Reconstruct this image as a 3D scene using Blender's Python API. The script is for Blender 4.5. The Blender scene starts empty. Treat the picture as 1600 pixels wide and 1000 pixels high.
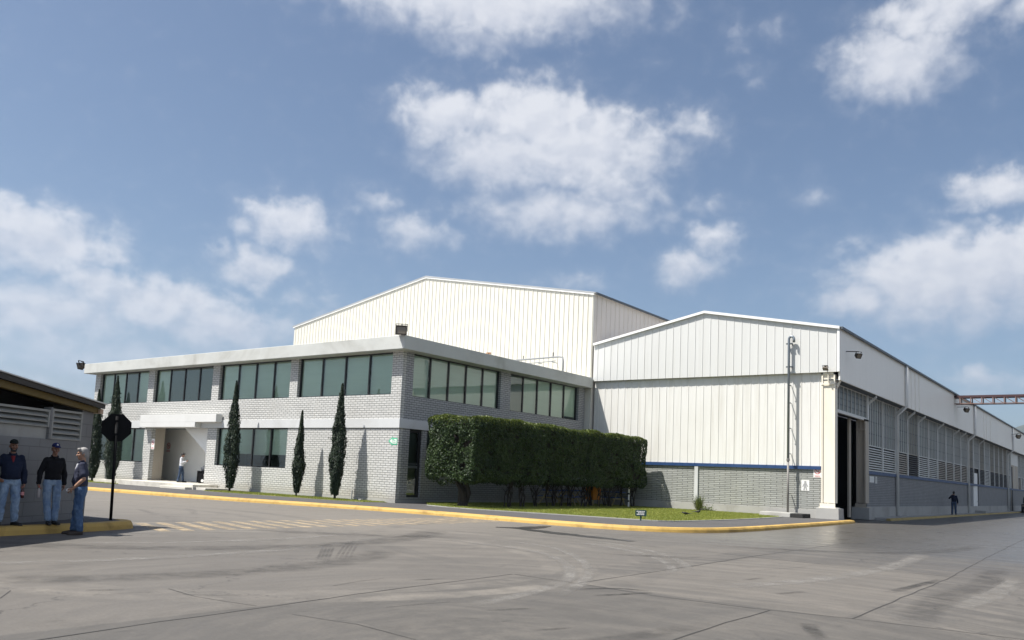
import bpy, bmesh, math, random
import numpy as np
from mathutils import Vector, Matrix
from mathutils import noise as mnoise
SC = bpy.context.scene
COL = SC.collection
R = math.radians
rnd = random.Random(7)

# ------------------------------------------------------------------ camera
F_PX, PITCH, ROLL, YAW, PPY = 1316.3686, 0.10998955, 0.04332181, -0.6458813, 600.511
cam = bpy.data.cameras.new('camera')
cam.sensor_fit = 'HORIZONTAL'
cam.sensor_width = 36.0
cam.lens = F_PX / 1600 * 36.0
cam.shift_y = (PPY - 500.0) / 1600.0
cam.clip_start, cam.clip_end = 0.1, 30000
co = bpy.data.objects.new('camera', cam)
COL.objects.link(co)
fw = Vector((math.sin(YAW) * math.cos(PITCH), math.cos(YAW) * math.cos(PITCH), math.sin(PITCH)))
rt = Vector((math.cos(YAW), -math.sin(YAW), 0))
up = rt.cross(fw)
r2 = rt * math.cos(ROLL) + up * math.sin(ROLL)
u2 = up * math.cos(ROLL) - rt * math.sin(ROLL)
mw = Matrix.Identity(4)
for i in range(3):
    mw[i][0], mw[i][1], mw[i][2] = r2[i], u2[i], -fw[i]
mw[2][3] = 1.5
co.matrix_world = mw
SC.camera = co

# ------------------------------------------------------------------ light and exposure
SC.view_settings.view_transform = 'Standard'
SC.view_settings.look = 'None'
SC.view_settings.gamma = 1
SC.view_settings.exposure = 0.75
SUN = Vector((-0.33, -0.47, 1.0)).normalized()
sl = bpy.data.lights.new('sun', 'SUN')
sl.energy = 5.0
sl.angle = R(0.53)
sl.color = (1.0, 0.965, 0.905)
so = bpy.data.objects.new('sun', sl)
COL.objects.link(so)
so.rotation_euler = SUN.to_track_quat('Z', 'Y').to_euler()
so.location = (-20, -20, 60)

world = bpy.data.worlds.new('World')
SC.world = world
world.use_nodes = True
SKY_STRENGTH = 0.068

# each cloud lobe: azimuth, elevation, half width, half height (degrees), weight
LOBES = [(-42.8,23.5,3.4,2.2,1.00),(-36.5,23.7,5.0,2.6,1.10),(-33.0,21.9,6.3,2.8,1.10),(-28.8,22.3,3.5,1.8,0.80),(-34.0,18.0,6.7,1.9,0.95),
 (-38.6,21.4,5.0,2.4,1.10),(-25.3,23.4,2.4,1.6,0.60),(-30.4,19.3,4.0,1.8,0.80),(-40.0,30.6,10.5,2.0,1.20),(-46.9,30.5,7.6,1.4,0.90),
 (-40.8,28.6,3.4,1.3,0.80),(-32.2,31.3,4.6,1.1,0.70),(-12.2,25.8,3.6,2.1,1.15),(-9.6,28.2,4.4,1.5,0.90),(-5.4,27.4,1.3,1.1,0.70),
 (-6.8,18.0,2.5,1.3,1.00),(-9.0,12.9,6.8,3.0,1.15),(-6.3,14.2,3.3,2.0,1.10),(-14.2,12.0,3.4,1.5,0.80),(-23.8,16.2,2.0,1.3,0.80),
 (-25.4,14.3,2.3,1.5,0.80),(-52.7,15.8,3.3,1.8,0.95),(-54.5,12.8,2.8,1.6,0.80),(-56.8,13.9,0.9,1.0,0.60),(-44.6,16.2,2.6,1.6,0.65),
 (-46.9,17.9,2.4,1.0,0.55),(-42.1,16.0,1.5,1.1,0.50),(-67.2,12.7,4.6,2.2,1.00),(-68.9,13.5,2.6,1.6,0.90),(-60.2,9.9,5.6,1.8,0.95),
 (-63.9,10.8,2.8,1.3,0.80),(-56.6,8.8,5.1,1.7,0.90),(-66.8,8.6,6.5,2.5,0.85),(-32.7,13.4,2.9,0.9,0.40),(-50.5,10.5,6,2.4,.34),(-17.3,18.7,1.8,0.9,0.38),
 (-21.3,28.5,2.3,0.9,0.36),(-21.3,26.4,1.7,0.7,0.30),(-23.9,18.4,2.3,0.8,0.45),(-7.5,6.9,2.7,0.9,0.60),(-64.0,6.0,9.5,3.0,0.62),
 (35,14,16,6,1.3),(60,24,22,9,1.3),(95,18,20,8,1.3),(75,45,30,12,1.2),(130,30,18,9,1.2),  # broad clouds out of view, added to whiten and brighten the shaded side walls
 (8,22,7,3,1.0),(20,14,9,3,1.0),(-90,18,8,3,1.0),(-80,30,6,2.5,.9),(40,25,9,4,1.0),(150,15,12,4,1.0),(110,22,10,4,1.0),(-130,20,10,4,1.0),(-165,12,12,3,1.0)]

class NT:
    """small helper that writes node trees"""
    def __init__(self, tree):
        self.t = tree
        tree.nodes.clear()
    def n(self, typ, **kw):
        nd = self.t.nodes.new(typ)
        for k, v in kw.items():
            setattr(nd, k, v)
        return nd
    def l(self, a, b):
        self.t.links.new(a, b)
    def val(self, sock, v):
        if isinstance(v, bpy.types.NodeSocket):
            self.l(v, sock)
        else:
            sock.default_value = v
    def m(self, op, a, b=None, c=None, clamp=False):
        nd = self.n('ShaderNodeMath', operation=op)
        nd.use_clamp = clamp
        self.val(nd.inputs[0], a)
        if b is not None: self.val(nd.inputs[1], b)
        if c is not None: self.val(nd.inputs[2], c)
        return nd.outputs[0]
    def vm(self, op, a, b=None, out=0):
        nd = self.n('ShaderNodeVectorMath', operation=op)
        self.val(nd.inputs[0], a)
        if b is not None: self.val(nd.inputs[1], b)
        return nd.outputs[out]
    def noise(self, vec, scale, detail=4, rough=.55, dist=0.0, dim='3D'):
        nd = self.n('ShaderNodeTexNoise', noise_dimensions=dim)
        if vec is not None: self.l(vec, nd.inputs['Vector'])
        nd.inputs['Scale'].default_value = scale
        nd.inputs['Detail'].default_value = detail
        nd.inputs['Roughness'].default_value = rough
        nd.inputs['Distortion'].default_value = dist
        return nd.outputs[0]
    def mr(self, v, a, b, c=0.0, d=1.0, smooth=False):
        nd = self.n('ShaderNodeMapRange')
        nd.interpolation_type = 'SMOOTHSTEP' if smooth else 'LINEAR'
        self.val(nd.inputs[0], v)
        for i, x in enumerate((a, b, c, d)): self.val(nd.inputs[i + 1], x)
        return nd.outputs[0]
    def mix(self, f, a, b, mode='MIX'):
        nd = self.n('ShaderNodeMix', data_type='RGBA', blend_type=mode)
        self.val(nd.inputs[0], f)
        for s, v in ((nd.inputs[6], a), (nd.inputs[7], b)):
            if isinstance(v, (tuple, list)): v = (v[0], v[1], v[2], 1.0)
            self.val(s, v)
        return nd.outputs[2]
    def comb(self, x, y, z=0.0):
        nd = self.n('ShaderNodeCombineXYZ')
        for i, v in enumerate((x, y, z)): self.val(nd.inputs[i], v)
        return nd.outputs[0]
    def sep(self, v):
        nd = self.n('ShaderNodeSeparateXYZ')
        self.l(v, nd.inputs[0])
        return nd.outputs

def build_world():
    b = NT(world.node_tree)
    sky = b.n('ShaderNodeTexSky', sky_type='NISHITA', sun_disc=False)
    sky.sun_elevation = math.asin(SUN.z)
    sky.sun_rotation = math.atan2(SUN.x, SUN.y) % (2 * math.pi)
    sky.altitude = 400
    sky.air_density, sky.dust_density, sky.ozone_density = 1.0, 2.8, 2.8
    bg = b.n('ShaderNodeBackground')
    b.l(sky.outputs[0], bg.inputs[0])
    bg.inputs[1].default_value = SKY_STRENGTH
    d = b.n('ShaderNodeTexCoord').outputs['Generated']
    x, y, z = b.sep(d)[0:3]
    az = b.m('MULTIPLY', b.m('ARCTAN2', x, y), 180 / math.pi)
    el = b.m('MULTIPLY', b.m('ARCSINE', z), 180 / math.pi)
    ae = b.comb(az, el, 0.0)
    wn = b.n('ShaderNodeTexNoise', noise_dimensions='2D')
    b.l(ae, wn.inputs['Vector'])
    wn.inputs['Scale'].default_value = .55
    wn.inputs['Detail'].default_value = 4
    wn.inputs['Roughness'].default_value = .55
    wob = b.vm('MULTIPLY', b.vm('SUBTRACT', wn.outputs['Color'], (.5, .5, .5)), (2.6, 1.7, 0))
    p = b.vm('ADD', ae, wob)
    acc = None
    low = None
    for (a, e, rx, ry, w) in LOBES:
        q = b.vm('MULTIPLY', b.vm('SUBTRACT', p, (a, e, 0)), (1 / rx, 1 / ry, 0))
        dd = b.vm('DOT_PRODUCT', q, q, 1)
        g = b.m('MULTIPLY', b.m('EXPONENT', b.m('MULTIPLY', b.m('POWER', dd, 1.05), -.92)), w)
        acc = g if acc is None else b.m('MAXIMUM', acc, g)
        gy = b.m('MULTIPLY', g, b.sep(q)[1])
        low = gy if low is None else b.m('ADD', low, gy)
        tot = g if low is gy else b.m('ADD', tot, g)
    def puffs(off, det):
        q = b.vm('MULTIPLY', b.vm('ADD', ae, off), (1, 1.3, 1))
        vo = b.n('ShaderNodeTexVoronoi', feature='SMOOTH_F1', voronoi_dimensions='2D')
        b.l(b.vm('ADD', q, b.vm('MULTIPLY', wob, (.5, .5, 0))), vo.inputs['Vector'])
        vo.inputs['Scale'].default_value = .62
        vo.inputs['Detail'].default_value = 1.0
        vo.inputs['Roughness'].default_value = .5
        vo.inputs['Smoothness'].default_value = .9
        vo.normalize = True
        f = b.noise(q, .55, det, .52, .2, dim='2D')
        return b.m('ADD', b.m('MULTIPLY', b.m('SUBTRACT', f, .5), .80), b.m('MULTIPLY', b.m('SUBTRACT', .30, vo.outputs['Distance']), .40))
    fb = puffs((0, 0, 0), 6)
    fa = puffs((0, 0, 0), 2.5)
    fb2 = puffs((-.6, .75, 0), 2.5)
    body = b.m('DIVIDE', low, b.m('ADD', tot, .12))
    s = b.m('ADD', acc, b.m('MULTIPLY', fb, .85))
    mask = b.mr(s, b.mr(body, -.6, .5, .04, .17), b.mr(body, -.7, .5, 1.30, .86), 0, 1, True)
    veil = b.mr(b.m('ADD', acc, b.m('MULTIPLY', fb, .8)), .0, .6, 0, .16, True)
    mask = b.m('MULTIPLY', b.m('MAXIMUM', mask, veil), .965)
    # relief of the cloud bodies: bright tops, grey bases, small billows catching the light
    rel = b.mr(b.m('SUBTRACT', fb2, fa), -.16, .16, 1.0, 0.0)
    lit = b.m('ADD', b.mr(body, -.75, .55, 0, .70), b.m('MULTIPLY', rel, .42), clamp=True)
    ccol = b.mix(lit, (.355, .375, .425), (.495, .50, .518))
    hz = b.mr(el, 2, 16, .84, 1.0)
    ccol = b.mix(1.0, ccol, b.comb(hz, hz, b.m('ADD', hz, .02)), 'MULTIPLY')
    em = b.n('ShaderNodeBackground')
    b.l(ccol, em.inputs[0])
    em.inputs[1].default_value = 0.98
    mx = b.n('ShaderNodeMixShader')
    b.l(mask, mx.inputs[0]); b.l(bg.outputs[0], mx.inputs[1]); b.l(em.outputs[0], mx.inputs[2])
    o = b.n('ShaderNodeOutputWorld')
    b.l(mx.outputs[0], o.inputs[0])
build_world()

# ------------------------------------------------------------------ materials
MATS = {}
def principled(name):
    m = bpy.data.materials.new(name)
    m.use_nodes = True
    b = NT(m.node_tree)
    bs = b.n('ShaderNodeBsdfPrincipled')
    o = b.n('ShaderNodeOutputMaterial')
    b.l(bs.outputs[0], o.inputs[0])
    MATS[name] = m
    return b, bs
def position(b):
    return b.n('ShaderNodeNewGeometry').outputs['Position']
def bump(b, bs, h, strength=.3, dist=.02):
    nd = b.n('ShaderNodeBump')
    nd.inputs['Strength'].default_value = strength
    nd.inputs['Distance'].default_value = dist
    b.l(h, nd.inputs['Height'])
    b.l(nd.outputs[0], bs.inputs['Normal'])
def plain(name, c, rough=.6, metal=0.0, var=.12, scale=3.0, bmp=0.0, dirt=0.0, spec=None, bscale=40, stretch=(1, 1, 1)):
    b, bs = principled(name)
    p = position(b)
    if stretch != (1, 1, 1):
        p = b.vm('MULTIPLY', p, stretch)
    n1 = b.noise(p, scale, 6, .6)
    col = b.mix(n1, tuple(x * (1 - var) for x in c), tuple(min(1, x * (1 + var)) for x in c))
    if dirt:
        n2 = b.noise(p, scale * .37, 8, .65, .6)
        col = b.mix(b.m('MULTIPLY', b.mr(n2, .5, .72, 0, 1), dirt), col, (c[0] * .42, c[1] * .39, c[2] * .34))
    b.l(col, bs.inputs['Base Color'])
    b.l(b.mr(n1, .3, .7, max(0, rough - .08), min(1, rough + .08)), bs.inputs['Roughness'])
    bs.inputs['Metallic'].default_value = metal
    if spec is not None: bs.inputs['Specular IOR Level'].default_value = spec
    if bmp:
        bump(b, bs, b.noise(p, bscale, 4, .6), bmp, .01)
    return MATS[name]

def brick(name, axis, c1, c2, cm, bw=.30, bh=.10, mortar=.014, stain=.25, base_dirt=1.0):
    b, bs = principled(name)
    p = position(b)
    x, y, z = b.sep(p)[0:3]
    nx, ny, nz = b.sep(b.n('ShaderNodeNewGeometry').outputs['True Normal'])[0:3]
    uv = b.comb(b.m('ADD', b.m('MULTIPLY', x, b.m('ABSOLUTE', ny)), b.m('MULTIPLY', y, b.m('ABSOLUTE', nx))), z, 0)
    br = b.n('ShaderNodeTexBrick')
    b.l(uv, br.inputs['Vector'])
    br.inputs['Scale'].default_value = 1.0
    br.inputs['Brick Width'].default_value = bw
    br.inputs['Row Height'].default_value = bh
    br.inputs['Mortar Size'].default_value = mortar
    br.inputs['Mortar Smooth'].default_value = .25
    br.inputs['Bias'].default_value = 0
    br.offset = .5
    br.inputs['Color1'].default_value = (*c1, 1); br.inputs['Color2'].default_value = (*c2, 1); br.inputs['Mortar'].default_value = (*cm, 1)
    n = b.noise(p, 1.1, 7, .62, .4)
    n2 = b.noise(b.vm('MULTIPLY', p, (2.2, 2.2, .35)), 1.0, 5, .6)
    n3 = b.noise(b.vm('MULTIPLY', uv, (3.4, 10.5, 1)), 1.0, 2, .5)
    col = b.mix(b.mr(n3, .3, .7, 0, .38), br.outputs[0], tuple(v * .72 for v in c1))
    col = b.mix(b.m('MULTIPLY', b.mr(n, .45, .75), stain), col, tuple(v * .55 for v in c2))
    col = b.mix(b.m('MULTIPLY', b.mr(n2, .52, .75), stain * .8), col, (c1[0] * .62, c1[1] * .58, c1[2] * .5))
    # splash dirt along the foot of the wall
    foot = b.m('MULTIPLY', b.mr(b.m('ADD', z, b.m('MULTIPLY', n, -.5)), .05, .55, 1, 0, True), .45 * base_dirt)
    col = b.mix(foot, col, (.30, .27, .22))
    b.l(col, bs.inputs['Base Color'])
    bs.inputs['Roughness'].default_value = .72
    h = b.m('ADD', b.m('MULTIPLY', br.outputs['Fac'], -1.0), b.m('MULTIPLY', n3, .25))
    bump(b, bs, h, .8, .012)
    return MATS[name]

def siding(name, c, streak=.16, axis='x', spacing=.45, wear=.1):
    """painted profiled sheet: faint panel to panel differences, rain streaks below"""
    b, bs = principled(name)
    p = position(b)
    x, y, z = b.sep(p)[0:3]
    u = x if axis == 'x' else y
    cell = b.m('FLOOR', b.m('DIVIDE', u, spacing))
    wn = b.n('ShaderNodeTexWhiteNoise', noise_dimensions='1D')
    b.l(cell, wn.inputs['W'])
    n = b.noise(b.vm('MULTIPLY', p, (4, 4, .22)), 1.0, 6, .6)
    n2 = b.noise(p, .5, 6, .6, .5)
    col = b.mix(b.m('MULTIPLY', wn.outputs[0], .10), c, tuple(v * .75 for v in c))
    col = b.mix(b.m('MULTIPLY', b.mr(n, .48, .74), streak), col, (c[0] * .62, c[1] * .58, c[2] * .5))
    col = b.mix(b.m('MULTIPLY', b.mr(n2, .52, .75), wear), col, (c[0] * .75, c[1] * .73, c[2] * .68))
    b.l(col, bs.inputs['Base Color'])
    bs.inputs['Roughness'].default_value = .45
    bump(b, bs, b.noise(b.vm('MULTIPLY', p, (1.6, 1.6, .5)), 1.0, 3, .5), .12, .05)
    return MATS[name]

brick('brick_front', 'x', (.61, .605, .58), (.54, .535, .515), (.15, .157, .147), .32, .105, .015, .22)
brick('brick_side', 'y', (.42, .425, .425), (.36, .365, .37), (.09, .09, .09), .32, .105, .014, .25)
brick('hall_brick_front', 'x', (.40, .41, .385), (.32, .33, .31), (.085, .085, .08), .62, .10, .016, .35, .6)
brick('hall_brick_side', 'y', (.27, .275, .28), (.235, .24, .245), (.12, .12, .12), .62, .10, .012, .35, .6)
siding('shed_siding', (.69, .665, .585), .12, 'x', .35, .06)
siding('shed_side', (.72, .655, .59), .10, 'y', .35, .05)
siding('gable_siding', (.63, .63, .61), .14, 'x', .45, .06)
siding('lower_siding', (.71, .70, .665), .40, 'x', .45, .16)
siding('fascia_siding', (.93, .895, .82), .16, 'y', 5.5, .12)
plain('trim_white', (.78, .78, .76), .4, 0, .05)
plain('slab_paint', (.50, .51, .485), .75, 0, .14, .9, .25, .5, bscale=18)
plain('band_paint', (.56, .57, .57), .7, 0, .06, 1.0, .1, .25)
plain('canopy_paint', (.62, .62, .60), .7, 0, .05, 1.0, .1, .15)
plain('white_plaster', (.84, .83, .79), .8, 0, .05, 1.0, .15, .12)
plain('stair_plaster', (.80, .80, .78), .8, 0, .04)
plain('plinth_concrete', (.36, .355, .335), .85, 0, .14, 1.3, .4, .5)
plain('concrete', (.33, .325, .305), .85, 0, .16, 2.0, .5, .45)
plain('porch_concrete', (.55, .525, .465), .85, 0, .18, 2.6, .5, .5)
plain('interior_dark', (.10, .10, .10), .9, 0, .2)
plain('interior_black', (.018, .018, .02), .9, 0, .2)  # near-black stands in for the unlit space behind openings
plain('interior_grey', (.26, .28, .28), .9, 0, .1)
plain('frame_black', (.016, .017, .018), .45, 0, .2)
b, bs = principled('blind_pale')
n_ = b.noise(b.vm('MULTIPLY', position(b), (.6, .6, 9)), 1.0, 3, .6)
ri = b.n('ShaderNodeObjectInfo').outputs['Random']
bc = b.mix(ri, (.66, .69, .64), (.84, .85, .80))
b.l(b.mix(b.mr(n_, .45, .7, 0, .18), bc, (.5, .53, .48)), bs.inputs['Base Color']); bs.inputs['Roughness'].default_value = .8
plain('blind_grey', (.21, .225, .225), .8, 0, .1, 2.0)  # grey sheet stands in for a dim room seen through bare panes
plain('blue_paint', (.017, .052, .15), .5, 0, .25, 4)
plain('cream_steel', (.80, .745, .63), .5, 0, .06, 1.5, 0, .22, stretch=(2, 2, .4))
plain('beige_steel', (.42, .37, .30), .6, 0, .12, 1.5, 0, .3, stretch=(2, 2, .4))
plain('post_paint', (.70, .70, .67), .55, 0, .08, 1.2, 0, .2)
plain('louvre_paint', (.68, .68, .64), .55, 0, .10, 1.0, 0, .25)
plain('louvre_rust', (.46, .42, .36), .65, 0, .2, 1.2, 0, .4)
plain('louvre_dark', (.10, .10, .095), .6, 0, .2, 1.2, 0, .2)
plain('roof_metal', (.55, .55, .54), .4, .6, .08, 1)
plain('gutter_dark', (.10, .115, .13), .5, .3, .15)
plain('galvanised', (.23, .26, .29), .42, .6, .12, 5, 0, .1, stretch=(3, 3, .6))
plain('pipe_dark', (.20, .19, .18), .6, .2, .15)
plain('black_metal', (.006, .006, .007), .8, .0, .2, spec=.15)
plain('lamp_bronze', (.055, .045, .035), .45, .5, .2)
plain('lamp_glass', (.20, .17, .13), .2, 0, .1)
plain('kerb_yellow', (.47, .30, .075), .7, 0, .20, 3.4, .5, .85, bscale=30)
plain('kerb_worn', (.36, .27, .10), .8, 0, .25, 1.6, .5, .7, bscale=30)
plain('hut_yellow', (.12, .078, .012), .6, 0, .2, 2)
plain('hut_block', (.20, .20, .20), .85, 0, .08, 1.4, .5, .2)
plain('hut_louvre', (.30, .30, .28), .75, 0, .18, 3.5, .3, .6)
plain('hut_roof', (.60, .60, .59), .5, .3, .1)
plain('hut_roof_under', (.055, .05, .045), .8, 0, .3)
plain('peach_block', (.52, .36, .25), .8, 0, .1)
plain('red_steel', (.06, .026, .027), .6, 0, .25, 4, 0, .3)
plain('rust_steel', (.20, .115, .09), .7, 0, .25, 4, 0, .3)
plain('bark', (.026, .020, .016), .9, 0, .3, 9, .6)
plain('orange_paint', (.60, .22, .015), .5, 0, .1)
plain('bench_blue', (.03, .085, .30), .5, 0, .1)
plain('bench_frame', (.50, .42, .22), .5, 0, .1)
plain('white_paint', (.78, .78, .76), .5, 0, .06)
plain('sign_white', (.78, .77, .74), .5, 0, .04)
plain('sign_red', (.50, .05, .05), .5, 0, .05)
plain('sign_green', (.018, .055, .048), .45, 0, .1)
plain('sign_mint', (.10, .48, .28), .5, 0, .1)
plain('sign_ink', (.10, .10, .11), .6, 0, .1)
plain('sign_grey', (.34, .34, .34), .6, 0, .1)
plain('truck_paint', (.012, .016, .028), .3, .0, .1)
plain('rubber', (.014, .014, .014), .85, 0, .2)
plain('chrome', (.55, .55, .56), .2, 1.0, .05)
plain('asphalt_walk', (.070, .067, .066), .85, 0, .22, 1.2, .7, .3, bscale=50)
plain('bird_black', (.008, .008, .010), .35, 0, .2)
plain('bag_grey', (.34, .34, .34), .7, 0, .15, 8, .5)
plain('vent_brick', (.42, .22, .11), .8, 0, .2, 9)
plain('cable_grey', (.25, .26, .27), .6, 0, .1)
plain('interior_wall_light', (.55, .55, .52), .8, 0, .1)

def glass(name, tint, refl=1.0, rough=.01, milk=0.0):
    """tinted window pane: see-through with a Fresnel reflection"""
    m = bpy.data.materials.new(name)
    m.use_nodes = True
    b = NT(m.node_tree)
    tr = b.n('ShaderNodeBsdfTransparent'); tr.inputs[0].default_value = (*tint, 1)
    gl = b.n('ShaderNodeBsdfGlossy'); gl.inputs['Roughness'].default_value = rough
    gl.inputs[0].default_value = (.9, .95, .93, 1)
    p = position(b)
    nb = b.n('ShaderNodeBump'); nb.inputs['Strength'].default_value = .10; nb.inputs['Distance'].default_value = .02
    b.l(b.noise(p, .9, 2, .5), nb.inputs['Height'])
    b.l(nb.outputs[0], gl.inputs['Normal'])
    fr = b.n('ShaderNodeFresnel'); fr.inputs['IOR'].default_value = 1.52
    mx = b.n('ShaderNodeMixShader')
    b.l(b.m('MULTIPLY', b.m('ADD', fr.outputs[0], .045), refl, clamp=True), mx.inputs[0])
    b.l(tr.outputs[0], mx.inputs[1]); b.l(gl.outputs[0], mx.inputs[2])
    o = b.n('ShaderNodeOutputMaterial')
    b.l(mx.outputs[0], o.inputs[0])
    MATS[name] = m
glass('window_glass', (.79, .90, .81), 1.1)

def translucent_panel():
    """weathered corrugated light panels behind the glazing bars"""
    b, bs = principled('dirty_glazing')
    p = position(b)
    x, y, z = b.sep(p)[0:3]
    cell = b.comb(b.m('FLOOR', b.m('DIVIDE', y, .56)), b.m('FLOOR', b.m('DIVIDE', b.m('SUBTRACT', z, 4.2), .72)), 0)
    wn = b.n('ShaderNodeTexWhiteNoise', noise_dimensions='2D'); b.l(cell, wn.inputs['Vector'])
    st = b.noise(b.vm('MULTIPLY', p, (1, 9, .35)), 1.0, 4, .6)
    n = b.noise(p, .35, 5, .6)
    col = b.mix(wn.outputs[0], (.095, .108, .102), (.145, .160, .150))
    col = b.mix(b.mr(st, .4, .7, 0, .7), col, (.11, .12, .115))
    col = b.mix(b.mr(n, .5, .7, 0, .6), col, (.20, .18, .16))
    b.l(col, bs.inputs['Base Color'])
    bs.inputs['Roughness'].default_value = .32
    bump(b, bs, b.m('SINE', b.m('MULTIPLY', y, 60)), .15, .01)
translucent_panel()

def ground_material():
    b, bs = principled('yard_concrete')
    p = position(b)
    x, y, z = b.sep(p)[0:3]
    # worn streaks run round the turning circle of the lorries
    dx, dy = b.m('ADD', x, 4.5), b.m('SUBTRACT', y, 6.0)
    rad = b.vm('LENGTH', b.comb(dx, dy, 0), None, 1)
    ang = b.m('ARCTAN2', dy, dx)
    wv = b.noise(p, .13, 3, .5)
    rw = b.m('ADD', rad, b.m('MULTIPLY', wv, 3.0))
    st1 = b.noise(b.comb(b.m('MULTIPLY', rw, 2.2), b.m('MULTIPLY', ang, 1.9), 0), 1.0, 6, .62, .3)
    st2 = b.noise(b.comb(b.m('MULTIPLY', rw, 6.5), b.m('MULTIPLY', ang, 3.6), 5.0), 1.0, 5, .6, .2)
    lin = b.noise(b.vm('MULTIPLY', b.vm('ADD', p, b.comb(b.m('MULTIPLY', wv, 3), 0, 0)), (1.6, .22, 1)), 1.0, 6, .6, .2)
    fine = b.noise(p, 26, 4, .7)
    mott = b.noise(p, 1.1, 8, .65, .4)
    big = b.noise(p, .10, 4, .55, .3)
    # slabs of slightly different age
    sx = b.m('FLOOR', b.m('DIVIDE', b.m('ADD', x, 2.95), 4.65))
    sy = b.m('FLOOR', b.m('DIVIDE', b.m('SUBTRACT', y, 10.8), 7.55))
    wn = b.n('ShaderNodeTexWhiteNoise', noise_dimensions='2D'); b.l(b.comb(sx, sy, 0), wn.inputs['Vector'])
    col = b.mix(wn.outputs[0], (.185, .176, .163), (.245, .233, .214))
    col = b.mix(b.mr(st1, .44, .66, 0, .85), col, (.128, .125, .121))
    col = b.mix(b.mr(st1, .50, .30, 0, .70), col, (.300, .280, .252))
    col = b.mix(b.mr(st2, .50, .70, 0, .70), col, (.120, .116, .112))
    col = b.mix(b.mr(st2, .46, .30, 0, .40), col, (.300, .283, .258))
    col = b.mix(b.mr(lin, .52, .70, 0, .55), col, (.135, .132, .128))
    col = b.mix(b.mr(lin, .48, .30, 0, .40), col, (.285, .268, .244))
    col = b.mix(b.mr(big, .46, .62, 0, .55), col, (.155, .150, .145))
    col = b.mix(b.mr(mott, .56, .72, 0, .7), col, (.100, .096, .092))
    # the slabs nearest the camera, below the slanting joint, are older and greyer
    near = b.mr(y, 10.70, 10.68, 0, 1)
    near = b.m('MULTIPLY', near, b.mr(x, -7.72, -7.70, 0, 1))
    col = b.mix(b.m('MULTIPLY', near, .42), col, (.125, .122, .116))
    spots = b.noise(b.vm('MULTIPLY', p, (4.5, 1.6, 1)), 1.0, 3, .5, .3)
    col = b.mix(b.mr(spots, .66, .74, 0, .60), col, (.075, .072, .069))
    grit = b.noise(p, 9, 5, .75)
    col = b.mix(b.mr(grit, .58, .72, 0, .45), col, (.09, .087, .083))
    col = b.mix(b.mr(grit, .42, .28, 0, .40), col, (.33, .31, .285))
    # the slab between the joints in the middle is newer and paler
    pal = b.m('MULTIPLY', b.m('MULTIPLY', b.mr(x, -6.86, -6.82), b.mr(x, -2.92, -2.96)), b.m('MULTIPLY', b.mr(y, 10.66, 10.70), b.mr(y, 18.0, 17.95)))
    col = b.mix(b.m('MULTIPLY', pal, .30), col, (.33, .31, .28))
    col = b.mix(b.mr(x, -7.70, -7.74, 0, .35), col, (.27, .255, .235))
    bk = b.m('MULTIPLY', b.mr(b.m('ADD', y, b.m('MULTIPLY', b.m('SUBTRACT', st1, .5), 8)), 11.5, 16.0, 0, .62, True), b.mr(x, -13.0, -17.0, 0, 1, True))
    col = b.mix(bk, col, (.345, .325, .295))
    # hairline cracks
    vo = b.n('ShaderNodeTexVoronoi', feature='DISTANCE_TO_EDGE')
    b.l(b.vm('ADD', p, b.comb(b.m('MULTIPLY', mott, 1.1), b.m('MULTIPLY', st2, 1.3), 0)), vo.inputs['Vector'])
    vo.inputs['Scale'].default_value = .23
    crack = b.m('MULTIPLY', b.mr(vo.outputs['Distance'], .0015, .005, 1, 0), b.mr(big, .42, .56, 0, .75))
    col = b.mix(crack, col, (.06, .058, .055))
    # ring-shaped tyre sweeps, pale where the rubber has polished the dirt away
    arcn = b.m('ADD', b.m('MULTIPLY', b.noise(p, 1.6, 5, .6), .45), b.m('MULTIPLY', b.noise(b.vm('ADD', p, (13, 5, 0)), .16, 3, .5), .55))
    for cx, cy, r, wd, tone, amt in ((-12.4, 9.6, 5.55, .20, (.36, .34, .31), .75), (-12.4, 9.6, 4.95, .17, (.36, .34, .31), .7),
                                     (-13.3, 10.6, 6.6, .20, (.35, .33, .30), .65), (-13.3, 10.6, 7.15, .17, (.12, .118, .114), .35),
                                     (-7.0, 22.0, 10.9, .22, (.12, .118, .115), .5), (-7.0, 22.0, 11.5, .2, (.125, .122, .118), .45),
                                     (-24.0, 4.0, 12.0, .25, (.125, .122, .118), .4), (-24.0, 4.0, 13.4, .25, (.13, .127, .123), .4),
                                     (6.0, 24.0, 9.2, .3, (.14, .137, .132), .5), (6.0, 24.0, 11.1, .3, (.14, .137, .132), .5)):
        d = b.vm('LENGTH', b.vm('SUBTRACT', b.comb(x, y, 0), (cx, cy, 0)), None, 1)
        e = b.m('ABSOLUTE', b.m('SUBTRACT', d, r))
        band = b.mr(e, wd * .75, wd * 1.25, 1, 0, True)
        col = b.mix(b.m('MULTIPLY', band, b.m('MULTIPLY', b.mr(arcn, .44, .60), amt)), col, tone)
    # worn-smooth apron before the hall door, its dark reflection put into the colour
    apx = b.mr(b.m('ADD', x, b.m('MULTIPLY', b.m('SUBTRACT', mott, .5), 5)), -15.0, -9.5, .25, 1, True)
    apy = b.mr(b.m('ADD', y, b.m('MULTIPLY', b.m('SUBTRACT', st2, .5), 12)), 17.5, 26.0, 0, 1, True)
    ap = b.m('MULTIPLY', apx, apy)
    col = b.mix(b.m('MULTIPLY', ap, .58), col, (.110, .109, .108))  # mirrored dark door and side wall mixed into the base colour
    col = b.mix(b.mr(fine, .38, .70, 0, .38), col, (.095, .092, .088))
    col = b.mix(1.0, col, (.555, .527, .488), 'MULTIPLY')
    b.l(col, bs.inputs['Base Color'])
    rg = b.m('SUBTRACT', b.mr(b.m('ADD', st1, mott), .7, 1.3, .62, .80), b.m('MULTIPLY', ap, .40))
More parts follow.
